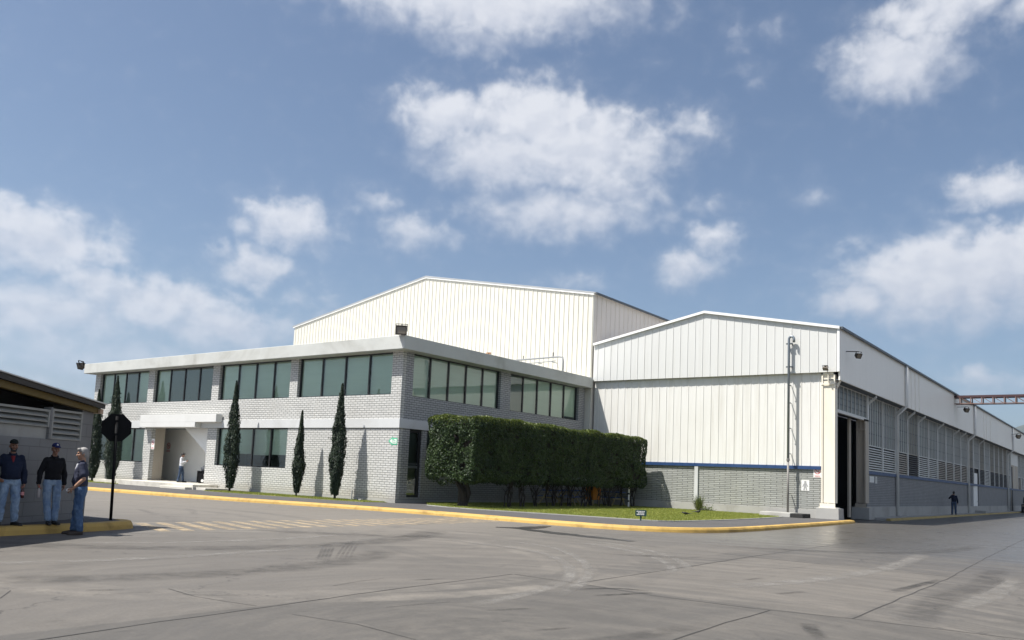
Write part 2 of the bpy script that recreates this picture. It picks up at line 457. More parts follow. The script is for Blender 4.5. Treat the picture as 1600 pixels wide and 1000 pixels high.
    b.l(rg, bs.inputs['Roughness'])
    bs.inputs['Specular IOR Level'].default_value = .5
    bump(b, bs, b.m('ADD', b.m('MULTIPLY', fine, .35), mott), .22, .012)
ground_material()
plain('joint_tar', (.042, .04, .038), .9, 0, .3, 6)

def paint_marking():
    m = bpy.data.materials.new('worn_yellow')
    m.use_nodes = True
    b = NT(m.node_tree)
    bs = b.n('ShaderNodeBsdfPrincipled'); tr = b.n('ShaderNodeBsdfTransparent'); mx = b.n('ShaderNodeMixShader')
    p = position(b)
    n = b.noise(p, 2.6, 7, .68, .5)
    n2 = b.noise(b.vm('MULTIPLY', p, (5, 1.0, 1)), 1.0, 5, .6)
    bs.inputs['Base Color'].default_value = (.46, .36, .23, 1)
    bs.inputs['Roughness'].default_value = .75
    a = b.m('MULTIPLY', b.mr(n, .36, .60, .12, .85), b.mr(n2, .30, .60, .30, 1.0))
    b.l(a, mx.inputs[0]); b.l(tr.outputs[0], mx.inputs[1]); b.l(bs.outputs[0], mx.inputs[2])
    o = b.n('ShaderNodeOutputMaterial'); b.l(mx.outputs[0], o.inputs[0])
    MATS['worn_yellow'] = m
paint_marking()
b_, s_ = principled('wet_stain')
s_.inputs['Base Color'].default_value = (.022, .021, .02, 1); s_.inputs['Roughness'].default_value = .38

def leafy(name, dark, light, rough=.5, trans=.25):
    m = bpy.data.materials.new(name)
    m.use_nodes = True
    b = NT(m.node_tree)
    g = b.n('ShaderNodeNewGeometry')
    isl = g.outputs['Random Per Island']
    n = b.noise(g.outputs['Position'], 1.7, 4, .6)
    f = b.m('ADD', b.m('MULTIPLY', isl, .65), b.m('MULTIPLY', b.m('SUBTRACT', n, .5), 1.0), clamp=True)
    col = b.mix(f, dark, light)
    bs = b.n('ShaderNodeBsdfPrincipled')
    b.l(col, bs.inputs['Base Color']); bs.inputs['Roughness'].default_value = rough
    bs.inputs['Specular IOR Level'].default_value = .35
    tl = b.n('ShaderNodeBsdfTranslucent'); b.l(col, tl.inputs[0])
    mx = b.n('ShaderNodeMixShader'); mx.inputs[0].default_value = trans
    b.l(bs.outputs[0], mx.inputs[1]); b.l(tl.outputs[0], mx.inputs[2])
    o = b.n('ShaderNodeOutputMaterial'); b.l(mx.outputs[0], o.inputs[0])
    MATS[name] = m
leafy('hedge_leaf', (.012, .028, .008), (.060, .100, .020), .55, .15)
leafy('hedge_top_leaf', (.06, .085, .015), (.19, .23, .045), .45, .25)  # fresh growth, coloured paler still for the sunlit top
leafy('cypress_leaf', (.010, .022, .011), (.035, .055, .022), .6, .1)
leafy('grass_blade', (.14, .185, .026), (.38, .37, .10), .6, .25)
leafy('plant_leaf', (.06, .09, .02), (.22, .24, .08), .5, .25)
def lawn_soil():
    b, bs = principled('lawn_soil')
    p = position(b)
    n = b.noise(p, .6, 6, .6); n2 = b.noise(p, 14, 4, .7)
    col = b.mix(b.mr(n, .35, .65), (.17, .21, .034), (.30, .275, .085))
    col = b.mix(b.mr(n2, .4, .7, 0, .5), col, (.075, .095, .02))
    b.l(col, bs.inputs['Base Color']); bs.inputs['Roughness'].default_value = .95
lawn_soil()
def hill_mat():
    b, bs = principled('hill_scrub')
    p = position(b)
    n = b.noise(p, .006, 7, .65)
    b.l(b.mix(b.mr(n, .35, .65), (.030, .042, .026), (.06, .064, .042)), bs.inputs['Base Color'])
    bs.inputs['Roughness'].default_value = 1.0
hill_mat()

# clothing and skin
def cloth(name, c, var=.12, scale=14, fold=.5):
    b, bs = principled(name)
    p = position(b)
    n = b.noise(p, scale, 5, .6); n2 = b.noise(b.vm('MULTIPLY', p, (1, 1, .6)), 9, 3, .5, .8)
    col = b.mix(n, tuple(v * (1 - var) for v in c), tuple(v * (1 + var) for v in c))
    b.l(col, bs.inputs['Base Color']); bs.inputs['Roughness'].default_value = .85
    bs.inputs['Specular IOR Level'].default_value = .2
    bump(b, bs, n2, fold, .03)
def denim(name, c, pale):
    b, bs = principled(name)
    p = position(b)
    n = b.noise(b.vm('MULTIPLY', p, (1, 1, .7)), 7, 5, .6, .7)
    col = b.mix(b.mr(n, .38, .68), c, pale)
    b.l(col, bs.inputs['Base Color']); bs.inputs['Roughness'].default_value = .9
    bs.inputs['Specular IOR Level'].default_value = .15
    bump(b, bs, n, .7, .04)
cloth('cloth_navy', (.010, .015, .034)); cloth('cloth_black', (.008, .008, .010)); cloth('cloth_slate', (.030, .034, .058))
cloth('cloth_white', (.62, .63, .66), .05); cloth('cloth_red', (.16, .02, .025)); cloth('cap_navy', (.014, .020, .085), .1, 20, .1); cloth('cap_black', (.010, .014, .012), .1, 20, .1)
denim('denim_pale', (.15, .22, .34), (.30, .39, .50)); denim('denim_blue', (.045, .085, .17), (.12, .19, .30)); denim('denim_dark', (.035, .055, .10), (.075, .11, .17))
plain('skin', (.34, .19, .125), .55, 0, .10, 12); plain('skin_tan', (.24, .125, .08), .55, 0, .10, 12)
plain('hair_black', (.010, .009, .009), .6, 0, .3, 40); plain('hair_grey', (.26, .25, .24), .7, 0, .45, 45)
plain('shoe_black', (.012, .012, .012), .5, 0, .2); plain('shoe_brown', (.035, .022, .016), .6, 0, .2)
plain('cola', (.05, .012, .01), .2, 0, .1); plain('bottle_clear', (.42, .38, .37), .15, 0, .1); plain('label_pink', (.55, .22, .22), .5, 0, .2)
plain('eye_dark', (.02, .015, .012), .2, 0, .1); plain('lip', (.30, .11, .085), .5, 0, .1); plain('leather_belt', (.03, .018, .012), .5)

# ------------------------------------------------------------------ builders
ORG = {}
class MB:
    def __init__(self):
        self.v, self.f, self.mi, self.cur = [], [], [], 0
    def add(self, vs, fs):
        o = len(self.v)
        self.v += [tuple(p) for p in vs]
        self.f += [tuple(i + o for i in q) for q in fs]
        self.mi += [self.cur] * len(fs)
        return self
    def box(self, x0, x1, y0, y1, z0, z1):
        if x0 > x1: x0, x1 = x1, x0
        if y0 > y1: y0, y1 = y1, y0
        if z0 > z1: z0, z1 = z1, z0
        return self.add([(x0,y0,z0),(x1,y0,z0),(x1,y1,z0),(x0,y1,z0),(x0,y0,z1),(x1,y0,z1),(x1,y1,z1),(x0,y1,z1)],
                        [(0,3,2,1),(4,5,6,7),(0,1,5,4),(1,2,6,5),(2,3,7,6),(3,0,4,7)])
    def hexa(self, b4, t4):
        """bottom four corners (counterclockwise from above) and top four"""
        return self.add(list(b4) + list(t4), [(0,3,2,1),(4,5,6,7),(0,1,5,4),(1,2,6,5),(2,3,7,6),(3,0,4,7)])
    def prism(self, poly, d):
        """poly: list of 3d points, extruded by vector d"""
        n = len(poly); d = Vector(d)
        vs = [Vector(p) for p in poly] + [Vector(p) + d for p in poly]
        return self.add(vs, [tuple(range(n))[::-1], tuple(range(n, 2 * n))] + [(i, (i + 1) % n, n + (i + 1) % n, n + i) for i in range(n)])
    def tube(self, pts, r, n=8, cap=True):
        pts = [Vector(p) for p in pts]
        rs = r if isinstance(r, (list, tuple)) else [r] * len(pts)
        rings = []; prev = None
        for i, p in enumerate(pts):
            t = (pts[min(i + 1, len(pts) - 1)] - pts[max(i - 1, 0)]).normalized()
            a = prev if prev is not None else (Vector((0, 0, 1)) if abs(t.z) < .9 else Vector((1, 0, 0)))
            u = (a - t * a.dot(t)).normalized(); prev = u
            w = t.cross(u)
            rings.append([p + (u * math.cos(2 * math.pi * k / n) + w * math.sin(2 * math.pi * k / n)) * rs[i] for k in range(n)])
        vs = [q for ring in rings for q in ring]
        fs = [(i * n + k, i * n + (k + 1) % n, (i + 1) * n + (k + 1) % n, (i + 1) * n + k) for i in range(len(pts) - 1) for k in range(n)]
        if cap: fs += [tuple(range(n))[::-1], tuple(range((len(pts) - 1) * n, len(pts) * n))]
        return self.add(vs, fs)
    def lathe(self, c, prof, n=16):
        c = Vector(c); vs = []; fs = []
        for r, z in prof:
            vs += [c + Vector((r * math.cos(2 * math.pi * k / n), r * math.sin(2 * math.pi * k / n), z)) for k in range(n)]
        m = len(prof)
        fs = [(i * n + k, i * n + (k + 1) % n, (i + 1) * n + (k + 1) % n, (i + 1) * n + k) for i in range(m - 1) for k in range(n)]
        fs += [tuple(range(n))[::-1], tuple(range((m - 1) * n, m * n))]
        return self.add(vs, fs)
    def build(self, name, mat, parent=None, smooth=False, bevel=0.0, flip=True):
        me = bpy.data.meshes.new(name)
        org = ORG.get(parent.name, Vector((0, 0, 0))) if parent else Vector((0, 0, 0))
        me.from_pydata([(p[0] - org[0], p[1] - org[1], p[2] - org[2]) for p in self.v], [], self.f)
        for m in (mat if isinstance(mat, list) else [mat]): me.materials.append(MATS[m])
        if isinstance(mat, list): me.polygons.foreach_set('material_index', self.mi)
        bm = bmesh.new(); bm.from_mesh(me)
        if flip: bmesh.ops.recalc_face_normals(bm, faces=bm.faces)
        bm.to_mesh(me); bm.free()
        o = bpy.data.objects.new(name, me)
        COL.objects.link(o)
        if parent: o.parent = parent
        ORG[o.name] = org
        if smooth: me.polygons.foreach_set('use_smooth', [True] * len(me.polygons))
        if bevel:
            md = o.modifiers.new('bevel', 'BEVEL'); md.width = bevel; md.segments = 2; md.limit_method = 'ANGLE'
        return o
def tag(o, label, cat, group=None, kind=None):
    o['label'] = label; o['category'] = cat
    if group: o['group'] = group
    if kind: o['kind'] = kind
    return o
def thing(name, label, cat, loc, group=None):
    o = bpy.data.objects.new(name, None)
    COL.objects.link(o)
    o.location = loc
    o.empty_display_size = .3
    ORG[o.name] = Vector(loc)
    return tag(o, label, cat, group)
def structure(o):
    o['kind'] = 'structure'
    return o
def rawmesh(name, V, Fq, mat, parent=None, smooth=False):
    """big quad meshes from numpy arrays"""
    me = bpy.data.meshes.new(name)
    org = ORG.get(parent.name, Vector((0, 0, 0))) if parent else Vector((0, 0, 0))
    V = np.asarray(V, dtype=np.float32) - np.array(org, dtype=np.float32)
    nf, k = Fq.shape
    me.vertices.add(len(V)); me.vertices.foreach_set('co', V.ravel())
    me.loops.add(nf * k); me.loops.foreach_set('vertex_index', Fq.ravel().astype(np.int32))
    me.polygons.add(nf); me.polygons.foreach_set('loop_start', np.arange(0, nf * k, k, dtype=np.int32))
    me.polygons.foreach_set('loop_total', np.full(nf, k, dtype=np.int32))
    me.materials.append(MATS[mat])
    me.update(calc_edges=True); me.validate()
    o = bpy.data.objects.new(name, me); COL.objects.link(o)
    if parent: o.parent = parent
    ORG[o.name] = org
    if smooth: me.polygons.foreach_set('use_smooth', [True] * nf)
    return o
def leaf_quads(P, N, U, size, asp, rng):
    """quads at points P facing N with long axis U"""
    n = len(P)
    U = U - N * (U * N).sum(1)[:, None]
    U /= np.linalg.norm(U, axis=1)[:, None] + 1e-9
    W = np.cross(N, U)
    s = size * rng.uniform(.6, 1.35, n)[:, None]
    a, c = U * s, W * s * asp
    V = np.stack([P - a, P + c * .9, P + a, P - c * .9], 1).reshape(-1, 3)
    return V, np.arange(4 * n).reshape(n, 4)

# ------------------------------------------------------------------ ground, kerbs, lawn
def offset_line(pts, d):
    """offset a polyline to its left by d"""
    out = []
    for i, p in enumerate(pts):
        a = Vector(pts[max(i - 1, 0)]); c = Vector(pts[min(i + 1, len(pts) - 1)])
        t = (c - a).normalized()
        out.append((p[0] - t.y * d, p[1] + t.x * d))
    return out
def smooth_line(pts, it=2):
    for _ in range(it):
        q = [pts[0]]
        for a, c in zip(pts, pts[1:]):
            q += [(a[0] * .75 + c[0] * .25, a[1] * .75 + c[1] * .25), (a[0] * .25 + c[0] * .75, a[1] * .25 + c[1] * .75)]
        pts = q + [pts[-1]]
    return pts
def resample(pts, step):
    out = [pts[0]]
    for a, c in zip(pts, pts[1:]):
        L = math.dist(a, c); n = max(1, int(L / step))
        out += [(a[0] + (c[0] - a[0]) * k / n, a[1] + (c[1] - a[1]) * k / n) for k in range(1, n + 1)]
    return out
def kerb(name, pts, h, w, mat, chip=.012, end_cap=True):
    """rounded, slightly chipped concrete kerb; the pavement lies to the left of the line"""
    pts = resample(pts, .22)
    prof = [(0.0, -.02), (.025, h * .55), (.065, h * .93), (.11, h), (w, h), (w, -.02)]
    lines = [offset_line(pts, o) for o, _ in prof]
    vs = []; n = len(prof)
    for i in range(len(pts)):
        j = mnoise.noise((pts[i][0] * 1.7, pts[i][1] * 1.7, 0)) * chip
        j2 = max(0, mnoise.noise((pts[i][0] * 4.1, pts[i][1] * 4.1, 5)) - .25) * chip * 5
        for k, (o, z) in enumerate(prof):
            x, y = lines[k][i]
            zz = z + (j - j2 if 0 < k < 4 else 0)
            vs.append((x, y, zz))
    fs = [(i * n + k, (i + 1) * n + k, (i + 1) * n + k + 1, i * n + k + 1) for i in range(len(pts) - 1) for k in range(n - 1)]
    fs += [tuple(range(n)), tuple(range((len(pts) - 1) * n, len(pts) * n))[::-1]]
    m = MB(); m.add(vs, fs)
    return structure(m.build(name, mat))
def sheet(name, poly, z, mat, thick=0.0):
    m = MB()
    if thick: m.prism([(x, y, z - thick) for x, y in poly], (0, 0, thick))
    else: m.add([(x, y, z) for x, y in poly], [tuple(range(len(poly)))])
    return m.build(name, mat)

G = 9000
m = MB()
xs = [-G, -400, -120, -60, -30, 0, 30, 60, 120, 400, G]
for i in range(10):
    for j in range(10):
        m.add([(xs[i], xs[j], 0), (xs[i + 1], xs[j], 0), (xs[i + 1], xs[j + 1], 0), (xs[i], xs[j + 1], 0)], [(0, 1, 2, 3)])
structure(m.build('ground', 'yard_concrete'))

KERB = smooth_line([(-80, 18.6), (-44, 20.4), (-33, 21.25), (-29, 22.0), (-25, 22.9), (-21, 23.35), (-17.4, 23.3), (-14.3, 23.3), (-12.3, 24.0), (-11.1, 25.9), (-10.9, 29), (-11.05, 34.6), (-11.2, 40), (-11.35, 43.3)], 2)
kerb('kerb_strip', KERB, .15, .30, 'kerb_yellow')
inner = offset_line(resample(KERB, .5), .30)
structure(sheet('pavement', inner + [(-12.1, 43.3), (-12.9, 44.5), (-26.9, 44.5), (-56, 44.5), (-82, 44.5)], .142, 'asphalt_walk', .30))
HUTK = smooth_line([(-15.4, 2.0), (-17.12, 7.0), (-17.45, 8.5), (-17.82, 9.6), (-18.1, 10.2), (-18.45, 10.45), (-18.85, 10.42)], 2)
HUTB = smooth_line([(-18.85, 10.42), (-19.5, 10.3), (-20.6, 10.15), (-24, 9.2)], 1)
kerb('island_kerb', HUTB, .165, .2, 'concrete')
kerb('island_kerb', HUTK, .17, .28, 'kerb_yellow')
structure(sheet('island_pavement', offset_line(resample(HUTK, .5), .28) + offset_line(HUTB, .2)[1:] + [(-26, 4), (-19, -2)], .16, 'asphalt_walk', .30))
SIDEK = [(-11.35, 50.5), (-11.4, 90), (-11.45, 190)]
kerb('side_kerb', SIDEK, .13, .25, 'kerb_worn', .03)
structure(sheet('side_pavement', [(-12.7, 50.5), (-11.58, 50.5), (-11.64, 90), (-11.69, 190), (-12.7, 190)], .12, 'concrete', .3))

LAWN = [(-26.7, 43.05), (-26.7, 29.2), (-24.8, 27.3), (-22.6, 26.75), (-20.5, 27.05), (-18, 27.6), (-15.9, 27.9), (-14.5, 28.1), (-13.95, 28.8), (-13.75, 32.9), (-13.9, 37), (-14.3, 41.2), (-15.6, 41.6), (-15.8, 43.05)]
structure(sheet('lawn', LAWN, .165, 'lawn_soil', .1))
edge = resample(smooth_line(LAWN[2:12], 1), .5)
m = MB()
eo = offset_line(edge, -.10)
for i in range(len(edge) - 1):
    a, c, d, e = edge[i], edge[i + 1], eo[i + 1], eo[i]
    m.add([(a[0], a[1], .172), (c[0], c[1], .172), (d[0], d[1], .172), (e[0], e[1], .172), (e[0], e[1], .14), (d[0], d[1], .14)], [(0, 1, 2, 3), (3, 2, 5, 4)])
structure(m.build('lawn_edging', 'concrete'))
STRIP = [(-54.5, 25.2), (-47.6, 25.5), (-47.6, 27.2), (-54.5, 27.2)]
STRIP2 = [(-38.5, 25.3), (-33, 25.5), (-29, 25.8), (-27.6, 26.1), (-27.2, 27.2), (-38.5, 27.2)]
structure(sheet('lawn_strip', STRIP, .155, 'lawn_soil', .1)); structure(sheet('lawn_strip', STRIP2, .155, 'lawn_soil', .1))

def inside(px, py, poly):
    c = np.zeros(len(px), bool); n = len(poly)
    for i in range(n):
        x0, y0 = poly[i]; x1, y1 = poly[(i + 1) % n]
        if y0 == y1: continue
        hit = ((y0 > py) != (y1 > py)) & (px < (x1 - x0) * (py - y0) / (y1 - y0) + x0)
        c ^= hit
    return c
def grass():
    rng = np.random.default_rng(3)
    P = []
    for poly, n, z in ((LAWN, 95000, .16), (STRIP, 9000, .15), (STRIP2, 14000, .15)):
        a = np.array(poly); lo, hi = a.min(0), a.max(0)
        q = rng.uniform(lo, hi, (int(n * 1.3), 2))
        q = q[inside(q[:, 0], q[:, 1], poly)]
        P.append(np.column_stack([q, np.full(len(q), z)]))
    P = np.concatenate(P); n = len(P)
    h = rng.uniform(.025, .075, n); ang = rng.uniform(0, 2 * np.pi, n)
    d = np.column_stack([np.cos(ang), np.sin(ang), np.zeros(n)])
    tip = P + np.column_stack([rng.normal(0, .02, n), rng.normal(0, .02, n), h])
    w = .010
    V = np.stack([P - d * w, P + d * w, tip], 1).reshape(-1, 3)
    o = rawmesh('grass', V, np.arange(3 * n).reshape(n, 3), 'grass_blade')
    tag(o, 'short green grass on the lawn before the halls', 'grass', kind='stuff')
grass()

# painted stripes across the road, slab joints, the wet streak
m = MB()
for k in range(23):
    y = 11.15 + k * .535
    t = k / 22
    xa, xb = -19.75 + .1 * t, -17.15 - .2 * t
    sk = -.85 + .95 * t
    m.add([(xa, y, .004), (xb, y + sk, .004), (xb, y + sk + .29, .004), (xa, y + .29, .004)], [(0, 1, 2, 3)])
structure(m.build('road_markings', 'worn_yellow'))
def joint(m, pts, w=.02):
    pts = resample(pts, .35); l = []; r = []
    for i, p in enumerate(pts):
        j = mnoise.noise((p[0] * 1.3, p[1] * 1.3, 2)) * .03 + mnoise.noise((p[0] * 6, p[1] * 6, 9)) * .012
        ww = w * (.75 + .5 * abs(mnoise.noise((p[0] * 3, p[1] * 3, 4))))
        a = Vector(pts[max(i - 1, 0)]); c = Vector(pts[min(i + 1, len(pts) - 1)])
        t = (c - a).normalized(); nx, ny = -t.y, t.x
        l.append((p[0] + nx * (j - ww / 2), p[1] + ny * (j - ww / 2), .004)); r.append((p[0] + nx * (j + ww / 2), p[1] + ny * (j + ww / 2), .004))
    n = len(pts)
    m.add(l + r, [(i, i + 1, n + i + 1, n + i) for i in range(n - 1)])
m = MB()
for a in ([(-7.30, 2.2), (-7.36, 3.5), (-7.5, 4.6), (-7.63, 6.06), (-7.83, 8.09), (-7.95, 10.78)], [(-7.93, 10.79), (-6.67, 10.70), (-5.35, 10.47), (-4.04, 10.5), (-2.85, 10.72), (1.5, 11.0)],
          [(-2.85, 10.72), (-2.9, 13.53), (-2.95, 17.33), (-3.27, 24.42), (-3.75, 37.59), (-4.0, 70)], [(-6.72, 10.72), (-6.76, 12.72), (-6.82, 14.82), (-6.98, 18.18), (-7.1, 26)],
          [(-3.72, 2.4), (-3.71, 7.73), (-3.78, 9.08), (-3.77, 10.53)], [(-13, 18.8), (-8.98, 18.45), (-8.07, 18.5), (-6.98, 18.18), (-5.14, 17.95), (-3.0, 17.9), (4, 17.6)]):
    joint(m, a)
for a in ([(-7.09, 5.8), (-6.26, 5.93), (-5.34, 5.8), (-4.4, 5.9)], [(-8.5, 7.6), (-8.62, 8.16), (-8.7, 8.7)], [(-8.9, 5.7), (-8.62, 5.95), (-8.5, 6.2)], [(-6.82, 6.9), (-6.66, 7.8)], [(-9.4, 5.83), (-8.7, 5.72), (-8.2, 5.76), (-7.74, 5.85)],
          [(-11.4, 13.1), (-10.83, 14.7)], [(-5.8, 15.2), (-5.6, 16.1), (-5.4, 17.0)], [(-2.9, 6.2), (-1.6, 6.4)], [(-10.2, 4.4), (-9.7, 4.1)]):
    joint(m, a, .011)
structure(m.build('road_joint', 'joint_tar'))
def blot(name, pts, wid, mat, seed=0, z=.006):
    pts = resample(pts, .12); l = []; r = []
    n = len(pts)
    for i, p in enumerate(pts):
        t = i / (n - 1)
        ww = wid(t) * (1 + .55 * mnoise.noise((p[0] * 2.3, p[1] * 2.3, seed)) + .35 * mnoise.noise((p[0] * 7, p[1] * 7, seed)))
        a = Vector(pts[max(i - 1, 0)]); c = Vector(pts[min(i + 1, n - 1)]); d = (c - a).normalized()
        l.append((p[0] + d.y * ww, p[1] - d.x * ww, z)); r.append((p[0] - d.y * ww, p[1] + d.x * ww, z))
    mm = MB(); mm.add(l + r, [(i, i + 1, n + i + 1, n + i) for i in range(n - 1)])
    return structure(mm.build(name, mat))
blot('road_puddle', [(-15.6, 20.2), (-15.0, 20.6), (-14.4, 20.3), (-13.4, 20.0), (-12.0, 19.75), (-10.6, 19.5)], lambda t: .15 + .14 * math.sin(math.pi * min(1, t * 1.05)), 'wet_stain')
blot('road_puddle', [(-15.1, 20.3), (-15.0, 21.0), (-15.15, 21.9), (-15.35, 22.6)], lambda t: .26 * (1 - t) + .12, 'wet_stain', 3, .009)

def tracks(name, lines, mat, seed=0):
    """soft-edged wheel marks lying on the road; a point attribute fades their edges"""
    vs, fs, fade = [], [], []
    for pts, w in lines:
        pts = resample(smooth_line(pts, 2), .18); n = len(pts); o = len(vs)
        cols = (-1, -.45, .45, 1)
        for i, p in enumerate(pts):
            a = Vector(pts[max(i - 1, 0)]); c = Vector(pts[min(i + 1, n - 1)]); d = (c - a).normalized()
            ww = w / 2 * (1 + .18 * mnoise.noise((p[0] * 1.5, p[1] * 1.5, seed)))
            for k in cols:
                vs.append((p[0] + d.y * ww * k, p[1] - d.x * ww * k, .003)); fade.append((1 - abs(k)) / .55 * min(1, i / 5, (n - 1 - i) / 5))
        fs += [(o + i * 4 + k, o + i * 4 + k + 1, o + (i + 1) * 4 + k + 1, o + (i + 1) * 4 + k) for i in range(n - 1) for k in range(3)]
    mm = MB(); mm.add(vs, fs); ob = structure(mm.build(name, mat))
    at = ob.data.attributes.new('fade', 'FLOAT', 'POINT'); at.data.foreach_set('value', fade)
    return ob
def track_mat(name, c, amt, rib=0.0):
    m = bpy.data.materials.new(name); m.use_nodes = True
    b = NT(m.node_tree)
    bs = b.n('ShaderNodeBsdfPrincipled'); tr = b.n('ShaderNodeBsdfTransparent'); mx = b.n('ShaderNodeMixShader')
    p = position(b)
    at = b.n('ShaderNodeAttribute', attribute_name='fade')
    n = b.noise(p, 2.3, 6, .65, .4); n2 = b.noise(p, 11, 4, .65)
    bs.inputs['Base Color'].default_value = (*c, 1); bs.inputs['Roughness'].default_value = .8
    a = b.m('MULTIPLY', b.m('MULTIPLY', at.outputs['Fac'], b.mr(n, .30, .62)), b.mr(n2, .25, .65, .35, amt))
    b.l(b.m('MINIMUM', a, 1.0), mx.inputs[0]); b.l(tr.outputs[0], mx.inputs[1]); b.l(bs.outputs[0], mx.inputs[2])
    o = b.n('ShaderNodeOutputMaterial'); b.l(mx.outputs[0], o.inputs[0])
    MATS[name] = m
track_mat('pale_track', (.215, .203, .185), .85); track_mat('dark_track', (.058, .055, .052), .32); track_mat('oil_smear', (.035, .033, .031), .9)
tracks('tyre_mark', [([(-13.2, 15.0), (-11.03, 14.88), (-9.86, 14.41), (-8.67, 13.32), (-7.69, 12.06), (-7.07, 11.03), (-6.72, 10.02), (-6.45, 8.9), (-6.3, 7.6)], .30),
                     ([(-13.0, 16.2), (-10.99, 16.05), (-9.58, 14.94), (-8.25, 13.41), (-7.35, 12.1), (-6.65, 10.76), (-6.1, 9.2)], .24),
                     ([(-11.5, 17.9), (-9.23, 16.89), (-8.18, 15.93), (-7.08, 14.57), (-6.3, 13.0)], .26), ([(-11.4, 18.6), (-9.38, 17.62), (-8.25, 16.65), (-7.24, 15.39), (-6.4, 13.9)], .26),
                     ([(-5.2, 12.0), (-4.4, 15.0), (-4.2, 19.0), (-4.6, 24)], .5), ([(-2.2, 12.5), (-1.9, 15.5), (-2.1, 19)], .5), ([(-15.5, 7.0), (-14.6, 9.5), (-14.7, 12.5), (-15.6, 15)], .4), ([(-13.0, 4.5), (-12.4, 7.5), (-12.8, 11), (-14.2, 14.2)], .45),
                     ([(-1.0, 22), (-1.6, 27), (-2.2, 33)], .5)], 'pale_track')
dk = []
for k in range(4):
    dk.append(([(-10.62 - .02 * k, 9.1 + .10 * k), (-11.9 - .02 * k, 10.3 + .10 * k), (-13.1, 11.4 + .10 * k)], .07)); dk.append(([(-10.95, 9.8 + .11 * k), (-12.2, 11.05 + .11 * k), (-13.4, 12.3 + .11 * k)], .07))
tracks('tyre_mark', dk + [([(-9.3, 15.3), (-8.4, 15.9), (-7.4, 16.7)], .5), ([(-16.0, 6.2), (-13.8, 8.2), (-12.9, 11), (-13.6, 14.5), (-15.5, 17.5)], 1.0), ([(-17.2, 12.5), (-15.2, 13.6), (-13.2, 16.0)], .9), ([(-2.2, 10.9), (-2.5, 13.5), (-2.3, 17), (-2.6, 21)], .55),
                          ([(-5.9, 3.4), (-5.3, 5.2), (-4.1, 7.0), (-3.9, 9)], .35), ([(-9.0, 20.5), (-6.5, 21.5), (-4.5, 24.5), (-4.2, 30)], .7), ([(-11.5, 4.0), (-10.3, 6.4), (-10.4, 9.4), (-11.8, 12)], .9)], 'dark_track', 3)
tracks('oil_stain', [([(-6.42, 9.95), (-6.22, 10.45), (-5.95, 10.8), (-5.6, 10.85)], .16), ([(-5.85, 9.75), (-5.68, 10.25), (-5.5, 10.75)], .14), ([(-3.12, 9.9), (-2.95, 9.5), (-2.7, 9.0)], .22), ([(-3.2, 14.0), (-3.1, 15.6), (-3.0, 17.3)], .22), ([(-6.0, 7.6), (-5.7, 8.3)], .12), ([(-4.9, 7.0), (-4.75, 7.5)], .12),
                     ([(-4.3, 12.2), (-4.1, 12.9)], .14), ([(-5.3, 13.5), (-5.2, 14.2)], .12), ([(-8.3, 8.9), (-8.2, 9.5)], .12), ([(-9.8, 5.0), (-9.6, 5.4)], .1), ([(-2.2, 8.2), (-1.9, 8.6)], .14), ([(-1.6, 9.6), (-1.2, 10.3)], .16)], 'oil_smear', 6)
def hills():
    m = MB(); n = 60
    pts = []
    for i in range(n + 1):
        az = R(-7.5 + 62 * i / n)
        d = 4300
        e = 3.85 + 1.4 * math.sin(i * .13 + .4) + .45 * mnoise.noise((i * .33, 1, 0)) + .22 * mnoise.noise((i * 1.1, 3, 0))
        e = e * min(1, .80 + i * .045)
        pts.append([(math.sin(az) * q, math.cos(az) * q, h) for q, h in ((d - 700, -2), (d - 350, d * math.tan(R(e)) * .55), (d, d * math.tan(R(e))), (d + 900, -2))])
    vs = [p for c in pts for p in c]
    m.add(vs, [(i * 4 + k, (i + 1) * 4 + k, (i + 1) * 4 + k + 1, i * 4 + k + 1) for i in range(n) for k in range(3)])
    structure(m.build('hills', 'hill_scrub', smooth=True))
hills()

# ------------------------------------------------------------------ wall helper
def wall_boxes(m, axis, p0, p1, u0, u1, z0, z1, holes):
    """wall between planes p0 and p1 along u, with rectangular openings (u0,u1,z0,z1)"""
    us = sorted({u0, u1, *[h[0] for h in holes], *[h[1] for h in holes]})
    for a, c in zip(us, us[1:]):
        mid = (a + c) / 2
        hs = sorted([(h[2], h[3]) for h in holes if h[0] < mid < h[1]])
        z = z0
        for h0, h1 in hs + [(z1, z1)]:
            if h0 - z > 1e-4:
                if axis == 'x': m.box(a, c, p0, p1, z, h0)
                else: m.box(p0, p1, a, c, z, h0)
            z = h1

# ------------------------------------------------------------------ office building
OY, OX0, OX1, OYB = 27.27, -54.4, -26.8, 42.86
office = thing('office_building', 'two storey office of painted grey brick with dark framed windows and a flat overhanging roof', 'building', (-40, 27.4, .14))
UP = [(-53.8, -48.05), (-47.4, -41.45), (-40.8, -34.7), (-34.1, -27.45)]
LOW = [(-53.8, -48.0), (-40.65, -34.6)]
ENT = (-47.2, -41.5)
m = MB()
wall_boxes(m, 'x', OY, OY + .25, OX0, OX1, .02, 7.0, [(a, c, 5.03, 7.0) for a, c in UP] + [(a, c, 1.47, 3.5) for a, c in LOW] + [(*ENT, .42, 3.5)])
front = m.build('wall', 'brick_front', office)
m = MB(); wall_boxes(m, 'x', 42.6, OYB, OX0 + .25, OX1 - .25, .02, 7.0, []); m.build('wall', 'brick_front', office)
SUP = [(28.0, 34.6), (35.45, 42.2)]
SLOW = [(29.15, 34.5), (35.45, 42.0)]
m = MB()
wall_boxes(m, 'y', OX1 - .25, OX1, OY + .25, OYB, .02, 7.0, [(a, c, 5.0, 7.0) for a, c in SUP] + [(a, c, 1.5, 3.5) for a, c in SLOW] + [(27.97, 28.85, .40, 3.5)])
m.build('wall', 'brick_side', office)
